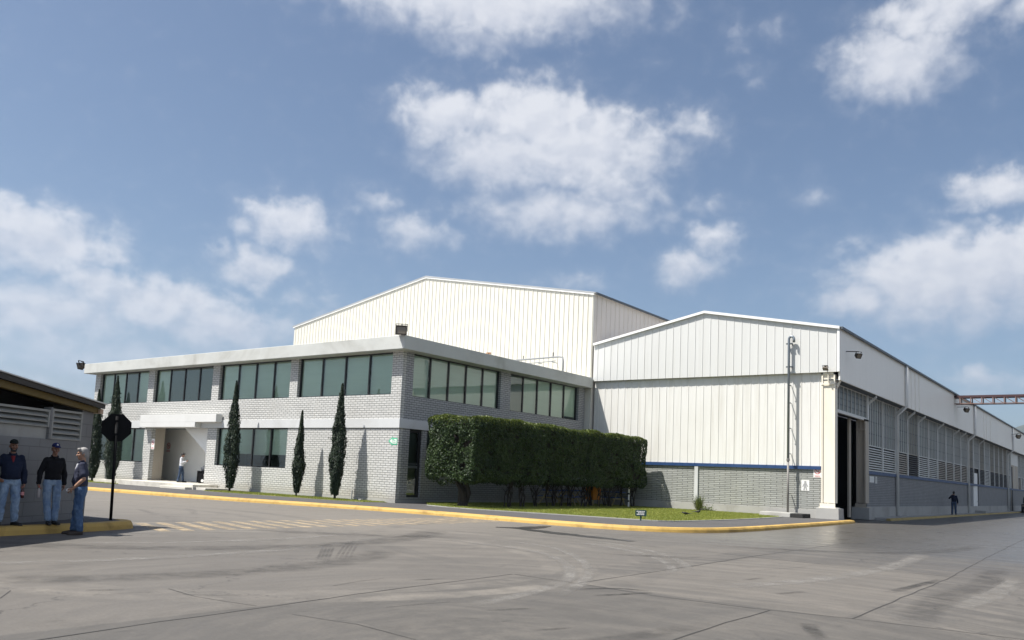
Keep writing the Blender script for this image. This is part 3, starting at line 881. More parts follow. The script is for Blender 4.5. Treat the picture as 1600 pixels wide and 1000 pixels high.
m = MB(); wall_boxes(m, 'y', OX0, OX0 + .25, OY + .25, OYB, .02, 7.0, []); m.build('wall', 'brick_side', office)
m = MB()
m.box(OX0 - .05, OX1 + .05, OY - .05, OY - .001, 3.505, 3.92)
m.box(OX1 + .001, OX1 + .05, OY - .0, OYB, 3.505, 3.92)
m.build('belt_course', 'band_paint', office)
m = MB(); m.box(OX0, ENT[0] - .4, OY - .02, OY - .001, .04, .30); m.box(ENT[1] + .4, OX1 + .02, OY - .02, OY - .001, .04, .30); m.box(OX1 + .001, OX1 + .02, OY, OYB, .04, .30)
m.build('plinth', 'plinth_concrete', office)
m = MB(); m.box(-54.95, -26.25, OY - .55, OYB, 7.0, 7.62)
slab = m.build('roof', 'slab_paint', office, bevel=.02)
m = MB(); m.box(-54.6, -27.0, 27.9, 42.4, 3.58, 3.75); m.box(-54.1, -27.06, 30.6, 30.7, 3.76, 6.99); m.box(-29.6, -29.5, 30.71, 42.3, 3.76, 6.99)
m.box(-54.1, -47.46, 28.0, 28.08, .1, 3.57); m.box(-41.2, -29.6, 30.0, 30.1, .1, 3.57); m.box(-29.6, -29.5, 30.11, 42.3, .1, 3.57)
m.build('partition', 'interior_grey', office)
def window(axis, plane, a, c, z0, z1, n, blinds, parent):
    """axis x: wall faces -y; axis y: wall faces +x. blinds: per pane (drop 0..1, material index)"""
    s = 1 if axis == 'x' else -1
    def bx(m, u0, u1, d0, d1, q0, q1):
        if axis == 'x': m.box(u0, u1, plane + d0, plane + d1, q0, q1)
        else: m.box(plane - d1, plane - d0, u0, u1, q0, q1)
    m = MB()
    bx(m, a, c, .15, .23, z0, z0 + .045); bx(m, a, c, .15, .23, z1 - .06, z1)
    w = (c - a) / n
    for k in range(n + 1):
        u = a + w * k
        u0, u1 = max(a, u - .04), min(c, u + .04)
        if k == 0: u1 = a + .07
        if k == n: u0 = c - .07
        bx(m, u0, u1, .15, .23, z0 + .045, z1 - .06)
    fr = m.build('window', 'frame_black', parent)
    g = MB()
    for k in range(n):
        u0, u1 = a + w * k + .04, a + w * (k + 1) - .04
        q0, q1 = z0 + .045, z1 - .06
        if axis == 'x': g.add([(u0, plane + .187, q0), (u1, plane + .187, q0), (u1, plane + .187, q1), (u0, plane + .187, q1)], [(0, 1, 2, 3)])
        else: g.add([(plane - .187, u0, q0), (plane - .187, u1, q0), (plane - .187, u1, q1), (plane - .187, u0, q1)], [(0, 1, 2, 3)])
    g.build('glass', 'window_glass', fr, flip=False)
    for k in range(n):
        dr, mi = blinds[k]
        if dr <= 0: continue
        b = MB()
        u0, u1 = a + w * k + .05, a + w * (k + 1) - .05
        zb = z1 - .05 - (z1 - z0 - .08) * dr
        b.cur = mi
        bx(b, u0, u1, .26, .264, zb, z1 - .05)
        bx(b, u0, u1, .255, .275, zb - .03, zb - .001)
        b.build('blind', ['blind_pale', 'blind_grey'], fr)  # grey ones stand in for dim interior where panes have no blinds
P_, G_ = (1, 0), (1, 1)
N_ = (0, 0)
for (a, c), bl in zip(UP, ([P_, P_, G_, P_], [P_, G_, G_, G_], [P_, P_, P_, P_], [P_, P_, P_, P_])):
    window('x', OY, a, c, 5.03, 7.0, 4, bl, office)
window('x', OY, *LOW[0], 1.47, 3.5, 4, [G_, N_, P_, P_], office)
window('x', OY, *LOW[1], 1.47, 3.5, 4, [(1, 0), (.66, 0), (.68, 0), (.66, 0)], office)
window('y', OX1, *SUP[0], 5.0, 7.0, 5, [P_, P_, P_, P_, P_], office)
window('y', OX1, *SUP[1], 5.0, 7.0, 5, [G_, P_, P_, P_, (.9, 0)], office)
window('y', OX1, *SLOW[0], 1.5, 3.5, 4, [G_, P_, P_, P_], office)
window('y', OX1, *SLOW[1], 1.5, 3.5, 4, [P_, P_, G_, P_], office)
# side door
m = MB(); x0, x1 = OX1 - .2, OX1 - .10
m.box(x0, x1, 27.97, 28.05, .40, 3.5); m.box(x0, x1, 28.70, 28.85, .40, 3.5); m.box(x0, x1, 28.05, 28.70, .40, .50); m.box(x0, x1, 28.05, 28.70, 3.36, 3.5)
door = m.build('door', 'frame_black', office)
m = MB(); m.add([(OX1 - .15, 28.05, .5), (OX1 - .15, 28.7, .5), (OX1 - .15, 28.7, 3.36), (OX1 - .15, 28.05, 3.36)], [(0, 1, 2, 3)]); m.build('glass', 'window_glass', door, flip=False)
m = MB(); m.box(OX1 - .30, OX1 - .295, 28.02, 28.73, .45, 3.4); m.build('blind', 'blind_grey', door)
m = MB(); m.box(OX1 - .13, OX1 - .09, 28.06, 28.69, 1.72, 1.83); m.box(OX1 - .13, OX1 - .10, 28.06, 28.69, 1.90, 1.94); m.build('push_bar', 'galvanised', door)
# entrance recess
m = MB()
m.box(-52.2, -41.2, 29.6, 29.7, .42, 3.57); m.box(-41.5, -41.2, 27.53, 29.59, .42, 3.57); m.box(-52.2, -47.46, 28.09, 28.15, .42, 3.57)
m.build('recess_wall', 'white_plaster', office)
m = MB(); m.box(-47.45, -47.2, 27.521, 28.15, .42, 3.57); m.build('recess_jamb', 'beige_steel', office)  # darker tone stands in for shade on the brick jamb
m = MB(); m.prism([(-44.6, 27.75, 3.57), (-41.51, 27.75, 3.57), (-41.51, 27.75, 2.08), (-42.15, 27.75, 2.08)], (0, 1.2, 0)); m.build('stair', 'stair_plaster', office)
m = MB(); m.box(-52.2, -41.2, 27.53, 29.59, .1, .42); m.box(-47.9, -40.1, 25.75, OY - .021, .05, .41); m.build('porch', 'porch_concrete', office, bevel=.015)
for bb in ((-40.099, -39.2, 25.9, OY - .021, .05, .26), (-42.6, -40.2, 25.35, 25.749, .05, .26), (-50.4, -47.901, 25.7, 26.9, .05, .36)):
    m = MB(); m.box(*bb); m.build('porch_step', 'porch_concrete', office, bevel=.015)
m = MB(); m.box(-47.8, -40.15, 26.82, OY - .051, 3.80, 4.24); m.box(-47.8, -42.1, 26.82, OY - .051, 3.52, 3.799)
m.build('canopy', 'canopy_paint', office, bevel=.01)

# ------------------------------------------------------------------ tall shed behind
def ribs(m, axis, us, plane, out, zb, zt, w=.05, d=.04):
    for u in us:
        b0, b1 = (zb(u) if callable(zb) else zb), (zt(u) if callable(zt) else zt)
        h = w / 2; q = w * .28
        if axis == 'x':
            y0, y1 = plane, plane + out * d
            m.prism([(u - h, y0, b0), (u - q, y1, b0), (u + q, y1, b0), (u + h, y0, b0)], (0, 0, b1 - b0))
        else:
            x0, x1 = plane, plane + out * d
            m.prism([(x0, u - h, b0), (x1, u - q, b0), (x1, u + q, b0), (x0, u + h, b0)], (0, 0, b1 - b0))
def frange(a, c, s):
    return [a + s * i for i in range(int((c - a) / s) + 1)]
GY = 42.9
shed = thing('tall_shed', 'tall cream ribbed metal shed with a low gable rising behind the office roof', 'building', (-40.4, 43, 0))
SX0, SX1, SE, SA = -54.5, -26.4, 12.82, 15.32
SM = -40.35
sroof = lambda x: SE + (SA - SE) * (1 - abs(x - SM) / ((SX1 - SM) if x > SM else (SM - SX0)))
m = MB()
m.prism([(SX0, GY, .0), (SX1, GY, 0), (SX1, GY, SE), (SM, GY, SA), (SX0, GY, SE)], (0, .12, 0))
ribs(m, 'x', frange(SX0 + .2, SX1 - .05, .348), GY, -1, 7.4, lambda x: sroof(x) - .06, .045, .035)
m.build('front_wall', 'shed_siding', shed)
m = MB(); m.box(SX1 - .12, SX1, GY + .121, 150, 0, SE)
ribs(m, 'y', frange(GY + .4, 130, .55), SX1, 1, 9.0, SE - .05, .06, .035)
m.box(SX0, SX0 + .12, GY + .121, 150, 0, SE)
m.build('side_wall', 'shed_side', shed)
m = MB()
for xa, xb, za, zb in ((SX0 - .15, SM, SE - .03, SA + .02), (SM, SX1 + .15, SA + .02, SE - .03)):
    m.hexa([(xa, GY - .10, za), (xb, GY - .10, zb), (xb, 150, zb), (xa, 150, za)], [(xa, GY - .10, za + .07), (xb, GY - .10, zb + .07), (xb, 150, zb + .07), (xa, 150, za + .07)])
m.build('roof', 'roof_metal', shed)
m = MB()
for xa, xb, za, zb in ((SX0 - .1, SM - .001, SE - .13, SA - .08), (SM + .001, SX1 + .05, SA - .08, SE - .13)):
    m.hexa([(xa, GY - .08, za), (xb, GY - .08, zb), (xb, GY - .036, zb), (xa, GY - .036, za)], [(xa, GY - .08, za + .18), (xb, GY - .08, zb + .18), (xb, GY - .036, zb + .18), (xa, GY - .036, za + .18)])
m.build('trim', 'trim_white', shed)
m = MB(); m.box(SX1 + .151, SX1 + .24, GY - .08, 150, SE - .10, SE + .02); m.build('gutter', 'gutter_dark', shed)

# ------------------------------------------------------------------ hall on the right
hall = thing('warehouse_hall', 'long white metal hall with brick base and a strip of windows along its side', 'building', (-19, 43.2, 0))
HX0, HX1, HE, HA, HM, HB = -26.28, -12.0, 9.64, 11.03, -19.2, 7.43
HEND = 190
LY = GY + .22
WX = -12.6
hroof = lambda x: HE + (HA - HE) * (1 - abs(x - HM) / ((HX1 - HM) if x > HM else (HM - HX0)))
m = MB()
m.prism([(HX0, GY, HB), (HX1, GY, HB), (HX1, GY, HE), (HM, GY, HA), (HX0, GY, HE)], (0, .10, 0))
ribs(m, 'x', frange(HX0 + .28, HX1 - .05, .4465), GY, -1, HB, lambda x: hroof(x) - .02, .04, .022)
m.build('gable_siding', 'gable_siding', hall)
m = MB()
m.box(HX0, -12.95, LY, LY + .08, 2.72, HB + .3)
ribs(m, 'x', frange(HX0 + .28, -13.0, .4465), LY, -1, 2.74, HB - .01, .04, .022)
m.build('lower_siding', 'lower_siding', hall)
m = MB(); m.box(HX0, -12.95, LY - .07, LY - .001, 2.55, 2.72); m.box(WX, WX + .07, 50.6, HEND, 2.56, 2.74); m.build('flashing', 'blue_paint', hall)
m = MB(); m.box(HX0, -12.95, LY + .02, LY + .25, .55, 2.60); m.build('brick_wall', 'hall_brick_front', hall)
m = MB(); m.box(HX0, -12.95, LY - .03, LY + .25, .02, .549); m.box(WX - .25, WX + .04, 50.45, HEND, .02, .72); m.build('plinth', 'plinth_concrete', hall)
m = MB(); m.box(-19.72, -19.52, LY - .06, LY + .019, .55, 2.57); m.build('pilaster', 'band_paint', hall)
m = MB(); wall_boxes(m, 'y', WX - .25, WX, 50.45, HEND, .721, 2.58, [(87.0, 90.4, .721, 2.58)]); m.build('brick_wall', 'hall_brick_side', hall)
m = MB()
for xa, xb, za, zb in ((HX0, HM - .001, HE, HA), (HM + .001, HX1 + .03, HA, HE)):
    m.hexa([(xa, GY - .13, za - .07), (xb, GY - .13, zb - .07), (xb, GY - .052, zb - .07), (xa, GY - .052, za - .07)], [(xa, GY - .13, za + .07), (xb, GY - .13, zb + .07), (xb, GY - .052, zb + .07), (xa, GY - .052, za + .07)])
m.box(HX1 - .10, HX1 + .02, GY - .07, GY - .052, HB, HE - .08)
m.build('trim', 'trim_white', hall)
m = MB()
for xa, xb, za, zb in ((HX0, HM, HE, HA), (HM, HX1 + .05, HA, HE)):
    m.hexa([(xa, GY - .05, za - .0), (xb, GY - .05, zb - .0), (xb, HEND, zb - .0), (xa, HEND, za - .0)], [(xa, GY - .05, za + .06), (xb, GY - .05, zb + .06), (xb, HEND, zb + .06), (xa, HEND, za + .06)])
m.build('roof', 'roof_metal', hall)
m = MB()
JN = [57.26, 84.1, 110.94, 137.78, 164.6]
ys = [GY + .101] + JN + [HEND]
for k, (a, c) in enumerate(zip(ys, ys[1:])):
    m.box(HX1 - .08, HX1 - .004 * (k % 2), a + (.03 if k else 0), c - .03, 7.02, HE - .02)
for a in (59.0, 60.2, 61.4, 89.8, 91.4, 94.0): m.box(HX1, HX1 + .03, a - .04, a + .04, 7.03, HE - .1)
m.build('fascia', 'fascia_siding', hall)
m = MB(); m.box(HX1 + .051, HX1 + .16, GY - .02, HEND, HE - .06, HE + .05); m.build('gutter', 'gutter_dark', hall)
m = MB(); m.box(WX - .3, HX1 - .081, GY + .11, HEND, 7.03, 7.07); m.box(HX0, WX - .3, GY + .11, LY + .0, 7.44, 7.47); m.build('soffit', 'gutter_dark', hall)
for y in JN[:4]:
    m = MB(); m.tube([(HX1 + .09, y, HE - .08), (HX1 + .09, y, 7.0), (WX + .12, y, 6.45), (WX + .12, y, .14)], .10, 10)
    m.build('downpipe', 'post_paint', hall, smooth=True)
# window strip: posts, glazing, louvres
POSTS = [50.55 + 3.355 * k for k in range(30)]
for k, y in enumerate(POSTS):
    main = (k % 8) == 2
    m = MB(); m.box(WX - .02, WX + .07, y - (.10 if main else .06), y + (.10 if main else .06), 2.75, 7.02)
    m.build('post', 'post_paint', hall)
for k in list(range(0, 14, 2)) + [3, 9]:
    y = POSTS[k]
    m = MB(); m.prism([(WX + .07, y - .07, 6.5), (WX + .07, y - .07, 6.65), (HX1 - .10, y - .07, 7.01), (HX1 - .10, y - .07, 6.88)], (0, .14, 0)); m.build('bracket', 'post_paint', hall)
def bay(y0, y1, z0, z1, nbar, style, lv=(2.75, 4.14)):
    m = MB(); n = nbar
    for i in range(1, n):
        u = y0 + (y1 - y0) * i / n
        m.box(WX - .015, WX + .022, u - .017, u + .017, z0, z1)
    for q in (.0, 1.0):
        z = z0 + (z1 - z0) * q
        m.box(WX - .015, WX + .015, y0, y1, z - .025, z + .025)
    f = m.build('window', 'post_paint' if style != 'dark' else 'louvre_rust', hall)
    g = MB(); g.box(WX - .05, WX - .02, y0, y1, z0 - .02, z1 + .02); g.build('glass', 'dirty_glazing', f)
    h = MB()
    for q in (.25, .5, .75): h.box(WX - .019, WX - .008, y0, y1, z0 + (z1 - z0) * q - .03, z0 + (z1 - z0) * q + .03)
    h.build('lap_joint', 'gutter_dark', f)
    if lv:
        m = MB(); nz = 10; h = (lv[1] - lv[0]) / nz
        for i in range(nz):
            z = lv[0] + h * i
            m.prism([(WX + .03, y0, z), (WX + .045, y0, z + .015), (WX - .045, y0, z + h * .66), (WX - .06, y0, z + h * .60)], (0, y1 - y0, 0))
        lo = m.build('louvre', {'plain': 'louvre_paint', 'rust': 'louvre_rust', 'dark': 'louvre_dark'}[style], hall)
        m = MB(); m.box(WX - .14, WX - .10, y0, y1, lv[0], lv[1]); m.build('backing', 'interior_black', lo)  # black sheet stands in for the shade between the slats
STY = ['plain', 'plain', 'rust', 'dark', 'plain', 'plain', 'rust', 'rust', 'rust', 'rust', 'dark', None, 'dark', 'plain', 'dark', 'dark', 'dark', 'dark', 'plain', None] + ['plain', 'rust'] * 5
STY[2] = 'rust'; STY[1] = 'plain'
for k in range(29):
    y0, y1 = POSTS[k] + .07, POSTS[k + 1] - .07
    s = STY[k]
    if s is None: bay(y0, y1, 4.2, 7.0, 6, 'plain', None)
    else: bay(y0, y1, 4.2, 7.0, 6, s)
# small side door in the eleventh bay, tall doorway further down
m = MB(); y0 = POSTS[11] + .07; y1 = POSTS[12] - .07
m.box(WX - .10, WX - .02, y0 + .1, y0 + 2.4, .14, 3.75)
sd = m.build('door', 'white_paint', hall)
m = MB(); m.box(WX - .02, WX + .04, y0 + 2.1, y0 + 2.2, 1.05, 1.2); m.build('handle', 'chrome', sd)
m = MB(); m.box(WX - .16, WX - .13, y0 - .02, y1 + .02, .14, 4.2); m.build('door_reveal', 'interior_black', hall)  # black sheet stands in for the dark opening round the door
m = MB(); m.box(WX - .0, WX + .9, y0 + .3, y0 + 2.0, .125, .32); m.build('door_step', 'concrete', hall)
m = MB(); y0 = POSTS[19] + .07; y1 = POSTS[21] - .07
m.box(WX + .03, WX + .05, y0, y0 + 1.3, .13, 5.5); m.box(WX + .03, WX + .05, y0 + 1.301, y1, 2.7, 5.5); fd = m.build('doorway', 'beige_steel', hall)
m = MB(); m.box(WX + .051, WX + .06, y0 + .2, y0 + 1.25, .14, 5.3); m.build('door_gap', 'interior_black', fd)  # black sheet on the front stands in for a dark open gap
m = MB(); m.box(WX + .03, WX + .06, y0 - .05, y1, 5.501, 6.9); m.build('door_panel', 'post_paint', hall)

# door at the corner: steel columns on pedestals, lintel, glazed band above, sliding leaf edge
def column(x0, x1, y0, y1, mat, ztop, parent):
    m = MB(); t = .07
    m.box(x0, x0 + t, y0, y1, .92, ztop); m.box(x1 - t, x1, y0, y1, .92, ztop); m.box(x0 + t + .001, x1 - t - .001, (y0 + y1) / 2 - .17, (y0 + y1) / 2 + .03, .92, ztop)
    m.box(x0 - .08, x1 + .08, y0 - .12, y1 + .08, .68, .72)
    for a in (x0 + .02, (x0 + x1) / 2 - .02, x1 - .06): m.prism([(a, y0 - .10, .72), (a, y0 - .001, .72), (a, y0 - .001, .91)], (.04, 0, 0))
    m.box(x0 - .04, x1 + .04, y0 - .1, y0 - .07, .72, .90)
    m.box(x0, x1, y0 - .03, y0 - .001, ztop - .62, ztop - .55); m.box((x0 + x1) / 2 - .02, (x0 + x1) / 2 + .02, y0 - .03, y0 - .001, ztop - .55, ztop)
    m.box(x0, x1, y0, y1, ztop - .1, ztop + .001)
    c = m.build('column', mat, parent)
    m = MB(); m.hexa([(x0 - .22, y0 - .2, .02), (x1 + .25, y0 - .2, .02), (x1 + .25, y1 + .25, .02), (x0 - .22, y1 + .25, .02)], [(x0 - .20, y0 - .18, .675), (x1 + .23, y0 - .18, .675), (x1 + .23, y1 + .23, .675), (x0 - .20, y1 + .23, .675)])
    m.build('pedestal', 'plinth_concrete', c, bevel=.02)
column(-12.90, -12.24, 42.98, 43.42, 'cream_steel', 7.42, hall)
column(-12.95, -12.45, 49.55, 50.25, 'beige_steel', 5.6, hall)
m = MB(); m.box(WX - .1, WX + .06, 43.5, 50.5, 5.55, 5.68); m.box(WX - .05, WX + .08, 50.3, 50.48, 2.75, 7.02); m.build('lintel', 'post_paint', hall)
bay(43.5, 50.28, 5.70, 7.0, 9, 'plain', None)
m = MB(); m.box(WX - .45, WX - .35, 48.15, 48.5, .14, 5.55); m.build('sliding_door', 'beige_steel', hall)
m = MB(); m.prism([(-12.20, 43.2, 6.62), (-12.20, 43.2, 6.8), (-12.03, 43.2, 7.2), (-12.03, 43.2, 7.0)], (0, .12, 0)); m.build('bracket', 'cream_steel', hall)
m = MB()
m.box(-26.2, -26.1, LY + .3, HEND, .01, 9.5); m.box(-26.1, -12.9, LY + .26, LY + .3, .01, 9.0); m.box(-26.0, WX - .3, 120, 120.2, .01, 9.5)
m.box(WX - .30, WX - .26, 50.5, HEND, .1, 7.0)
m.build('inner_lining', 'interior_dark', hall)
m = MB()
for y in (56, 62, 68): m.box(-20, -19.5, y, y + .5, .01, 9); m.box(-26, -13, y + .1, y + .4, 8.2, 8.7)
m.build('inner_frame', 'interior_dark', hall)

# ------------------------------------------------------------------ fittings on and around the buildings
def floodlight(loc, yaw, pitch, label, mount, size=1.0, group='floodlights on the buildings'):
    """box floodlight: housing with visor, glass front, yoke and arm; faces local -y"""
    t = thing('floodlight', label, 'floodlight', loc, group)
    L = Vector(loc); Mx = Matrix.Rotation(yaw, 4, 'Z') @ Matrix.Rotation(pitch, 4, 'X')
    def tr(m):
        m.v = [tuple(L + Mx @ (Vector(p) * size)) for p in m.v]; return m
    m = MB(); m.hexa([(-.24, -.16, -.20), (.24, -.16, -.20), (.15, .17, -.12), (-.15, .17, -.12)], [(-.24, -.16, .20), (.24, -.16, .20), (.15, .17, .12), (-.15, .17, .12)])
    m.box(-.26, .26, -.20, -.161, .16, .22); m.box(-.26, .26, -.20, -.161, -.22, -.16); m.box(-.26, -.21, -.20, -.161, -.16, .16); m.box(.21, .26, -.20, -.161, -.16, .16)
    for k in range(5): m.box(-.12, .12, .171, .20, -.09 + k * .042, -.075 + k * .042)
    h = tr(m).build('housing', 'lamp_bronze', t)
    m = MB(); m.box(-.208, .208, -.172, -.163, -.158, .158)
    for k in (-.05, .05): m.box(-.208, .208, -.178, -.173, k - .006, k + .006)
    m.box(-.208, .208, -.18, -.1731, -.158, -.07)
    tr(m).build('glass', 'lamp_glass', h)
    m = MB(); m.box(-.275, -.255, -.03, .03, -.02, .30); m.box(.255, .275, -.03, .03, -.02, .30); m.box(-.275, .275, -.03, .03, .30, .32)
    tr(m); m.tube([tuple(L + Mx @ Vector((0, 0, .31)) * size), mount], .022, 8)
    m.build('yoke', 'black_metal', t)
floodlight((-26.42, 26.68, 7.80), R(40), R(0), 'bronze box floodlight on the front corner of the office roof above the brick corner', (-26.6, 27.0, 7.63), .98)
floodlight((-55.35, 26.75, 7.55), R(-60), R(20), 'dark box floodlight cantilevered from the far left end of the office roof', (-54.9, 26.9, 7.45), 1.0)
floodlight((-11.5, 44.3, 8.42), R(60), R(28), 'dark floodlight high on the hall fascia nearest the gable corner', (-11.99, 44.0, 8.6), .62)
floodlight((-11.4, 76.0, 8.5), R(60), R(28), 'dark floodlight on the hall fascia just below the red steel truss', (-11.99, 75.8, 8.7), .8)
floodlight((-11.4, 110.6, 8.6), R(60), R(28), 'small dark floodlight at the far end of the hall fascia, near the hill', (-11.99, 110.4, 8.8), 1.0)
floodlight((-12.6, 42.66, 7.62), R(0), R(55), 'small black floodlight on top of the cream steel column at the hall corner', (-12.6, 42.9, 7.5), .5)

t = thing('vent_pipe', 'tall grey steel pipe with hooked top clamped to the white gable wall', 'pipe', (-14.45, 42.66, .3))
m = MB(); pts = [(-14.45, 42.66, .3), (-14.45, 42.66, 3.0)]; m.tube(pts, .055, 12); m.build('lower_pipe', 'pipe_dark', t, smooth=True)
m = MB(); m.tube([(-14.45, 42.66, 3.0), (-14.45, 42.66, 9.15)] + [(-14.45 + .13 * (1 - math.cos(a)), 42.66, 9.15 + .17 * math.sin(a)) for a in (.5, 1.0, 1.57, 2.1, 2.6, 3.1)] + [(-14.19, 42.66, 9.0)], .065, 12)
m.build('upper_pipe', 'galvanised', t, smooth=True)
m = MB(); m.lathe((-14.45, 42.66, 2.93), [(.06, 0), (.085, .01), (.085, .12), (.06, .13)], 12); m.build('coupling', 'pipe_dark', t)
for z in (7.75, 8.95):
    m = MB(); m.box(-14.62, -14.28, 42.73, 42.77, z - .03, z + .03); m.box(-14.58, -14.52, 42.64, 42.89, z - .025, z + .025); m.box(-14.38, -14.32, 42.64, 42.89, z - .025, z + .025); m.build('clamp', 'gutter_dark', t)
for z in (1.3, 3.3, 4.6, 5.9, 6.8):
    m = MB(); m.box(-14.53, -14.37, 42.73, 42.755, z - .02, z + .02); m.box(-14.47, -14.43, 42.756, 43.10, z - .015, z + .015); m.build('clamp', 'gutter_dark', t)

t = thing('concrete_block', 'low concrete slab with a dark end at the foot of the steel pipe', 'slab', (-14.6, 42.3, .14))
m = MB(); m.hexa([(-15.6, 41.75, .13), (-13.98, 41.6, .13), (-13.95, 42.8, .13), (-15.6, 42.8, .13)], [(-15.57, 41.8, .36), (-13.98, 41.63, .36), (-13.95, 42.78, .36), (-15.57, 42.78, .36)]); m.build('slab', 'concrete', t, bevel=.03)
m = MB(); m.hexa([(-13.949, 41.58, .13), (-13.35, 41.55, .13), (-13.32, 42.7, .13), (-13.92, 42.8, .13)], [(-13.949, 41.6, .34), (-13.36, 41.57, .34), (-13.33, 42.68, .34), (-13.93, 42.78, .34)]); m.build('slab_end', 'rubber', t, bevel=.02)

t = thing('roof_pipe', 'thin grey pipe run with a bent end on the office roof against the cream shed', 'pipe', (-28, 42.2, 7.62))
m = MB(); m.tube([(-34.0, 42.2, 8.82), (-28.3, 42.2, 8.92), (-28.05, 42.2, 8.85), (-28.0, 42.2, 8.6), (-28.0, 42.2, 7.62)], .055, 8); m.build('pipe', 'cable_grey', t, smooth=True)
m = MB(); m.tube([(-34.0, 42.25, 8.52), (-28.6, 42.25, 8.68)], .03, 6); m.build('lower_rail', 'cable_grey', t)
for x in (-33.2, -31.4, -30.0, -28.9):
    m = MB(); m.box(x - .015, x + .015, 42.28, 42.86, 8.62, 8.66); m.build('bracket', 'galvanised', t)
m = MB(); m.tube([(-28.75, 42.2, 8.88), (-28.75, 42.2, 9.2)], .05, 6); m.tube([(-31.0, 42.2, 8.86), (-31.0, 42.2, 9.12)], .035, 6); m.build('valve', 'pipe_dark', t)
t = thing('roof_vent', 'stubby brown twin vent peeping over the edge of the office roof', 'vent', (-28, 35, 7.62))
m = MB(); m.box(-28.1, -27.98, 34.85, 34.97, 7.62, 8.1); m.box(-28.1, -27.98, 35.03, 35.12, 7.62, 8.13); m.box(-28.14, -27.94, 34.8, 35.17, 7.62, 7.86); m.build('vent', 'vent_brick', t)

# red steel truss from the hall to the right
t = thing('steel_truss', 'rust red lattice truss bridging away from the hall roof', 'truss', (-12, 75, 8.8))
TX0, TX1 = -11.99, 16.0
m = MB(); m.box(TX0, TX1, 74.5, 75.4, 9.32, 9.50); m.build('top_chord', 'red_steel', t)
m = MB(); m.box(TX0, TX1, 74.5, 74.58, 8.82, 8.88); m.box(TX0, TX1, 75.32, 75.4, 8.82, 8.88); m.build('bottom_chord', 'rust_steel', t)
for k in range(36):
    x = TX0 + .4 + .765 * k
    m = MB()
    for y in (74.5, 75.32):
        m.box(x - .035, x + .035, y, y + .08, 8.881, 9.319)
        m.prism([(x + .05, y + .02, 9.319), (x + .11, y + .02, 9.319), (x + .73, y + .02, 8.881), (x + .67, y + .02, 8.881)], (0, .04, 0))
    m.build('web_member', 'rust_steel', t)
m = MB(); m.box(15.2, 15.6, 74.75, 75.15, 0, 9.319); m.build('support', 'red_steel', t)

# signs
def ring(m, c, r0, r1, ax, n=28, d=.004):
    """flat ring of thickness d; ax 'x': on a wall facing -y, ax 'y': on a wall facing +x"""
    f = (lambda u, w, q: (c[0] + u, c[1] - q, c[2] + w)) if ax == 'x' else (lambda u, w, q: (c[0] + q, c[1] + u, c[2] + w))
    for k in range(n):
        a, b = 2 * math.pi * k / n, 2 * math.pi * (k + 1) / n
        P = [f(r * math.cos(g), r * math.sin(g), 0) for r, g in ((r0, a), (r1, a), (r1, b), (r0, b))]
        dv = (0, -d, 0) if ax == 'x' else (d, 0, 0)
        m.prism(P, dv)
def slash(m, c, r, w, ax, d=.004):
    u = r * .707; h = w * .707
    pts = [(-u - h / 2, u - h / 2), (-u + h / 2, u + h / 2), (u + h / 2, -u + h / 2), (u - h / 2, -u - h / 2)]
    if ax == 'x': m.prism([(c[0] + a, c[1], c[2] + b) for a, b in pts], (0, -d, 0))
    else: m.prism([(c[0], c[1] + a, c[2] + b) for a, b in pts], (d, 0, 0))
def strokes(m, x0, x1, y, zs, h, seed, d=.004):
    q = random.Random(seed)
    for z in zs:
        x = x0 + q.uniform(0, .02)
        while x < x1 - .02:
            w = q.uniform(.015, .04)
            m.box(x, min(x + w, x1), y - d, y, z - h / 2, z + h / 2)
            x += w + q.uniform(.008, .014)
def no_smoking(x, y, z, w, h, label):
    t = thing('prohibition_sign', label, 'sign', (x, y, z))
    m = MB(); m.box(x - w / 2, x + w / 2, y - .012, y, z - h / 2, z + h / 2); m.build('plate', 'sign_white', t)
    c = (x, y - .0125, z + h * .14)
    m = MB(); ring(m, c, w * .29, w * .37, 'x'); slash(m, (c[0], c[1] - .0045, c[2]), w * .31, w * .08, 'x'); m.build('red_ring', 'sign_red', t)
    m = MB(); m.box(x - w * .2, x + w * .2, y - .0145, y - .0125, c[2] - w * .04, c[2] + w * .03); m.box(x + w * .12, x + w * .18, y - .0145, y - .0125, c[2] + w * .03, c[2] + w * .16); m.build('symbol', 'sign_ink', t)
    m = MB(); strokes(m, x - w * .38, x + w * .38, y - .0125, [z - h * .32, z - h * .42], h * .045, 5); m.build('lettering', 'sign_red', t)
no_smoking(-13.13, LY + .018, 2.40, .40, .50, 'white prohibition sign with red ring under the blue strip beside the hall column')
no_smoking(-49.1, 29.598, 2.46, .52, .62, 'white prohibition sign with red ring inside the porch on the back wall')
no_smoking(-46.93, OY - .001, 2.55, .34, .62, 'narrow faded prohibition sign on the grey brick left of the porch')
t = thing('warning_sign', 'white plate with a grey walking figure on the hall brick right of the pipe', 'sign', (-13.73, LY, 1.74))
x, y, z = -13.73, LY + .018, 1.74
m = MB(); m.box(x - .20, x + .20, y - .012, y, z - .27, z + .27); m.build('plate', 'sign_white', t)
m = MB(); q = y - .0125
m.prism([(x - .05, q, z + .22), (x + .05, q, z + .22), (x + .055, q, z + .12), (x - .055, q, z + .12)][::-1], (0, -.004, 0))
m.prism([(x - .06, q, z + .11), (x + .06, q, z + .11), (x + .15, q, z - .06), (x + .11, q, z - .08), (x + .05, q, z + .02), (x + .10, q, z - .24), (x + .03, q, z - .24), (x, q, z - .08), (x - .03, q, z - .24), (x - .10, q, z - .24), (x - .05, q, z + .02), (x - .11, q, z - .08), (x - .15, q, z - .06)][::-1], (0, -.004, 0))
m.build('figure', 'sign_grey', t)
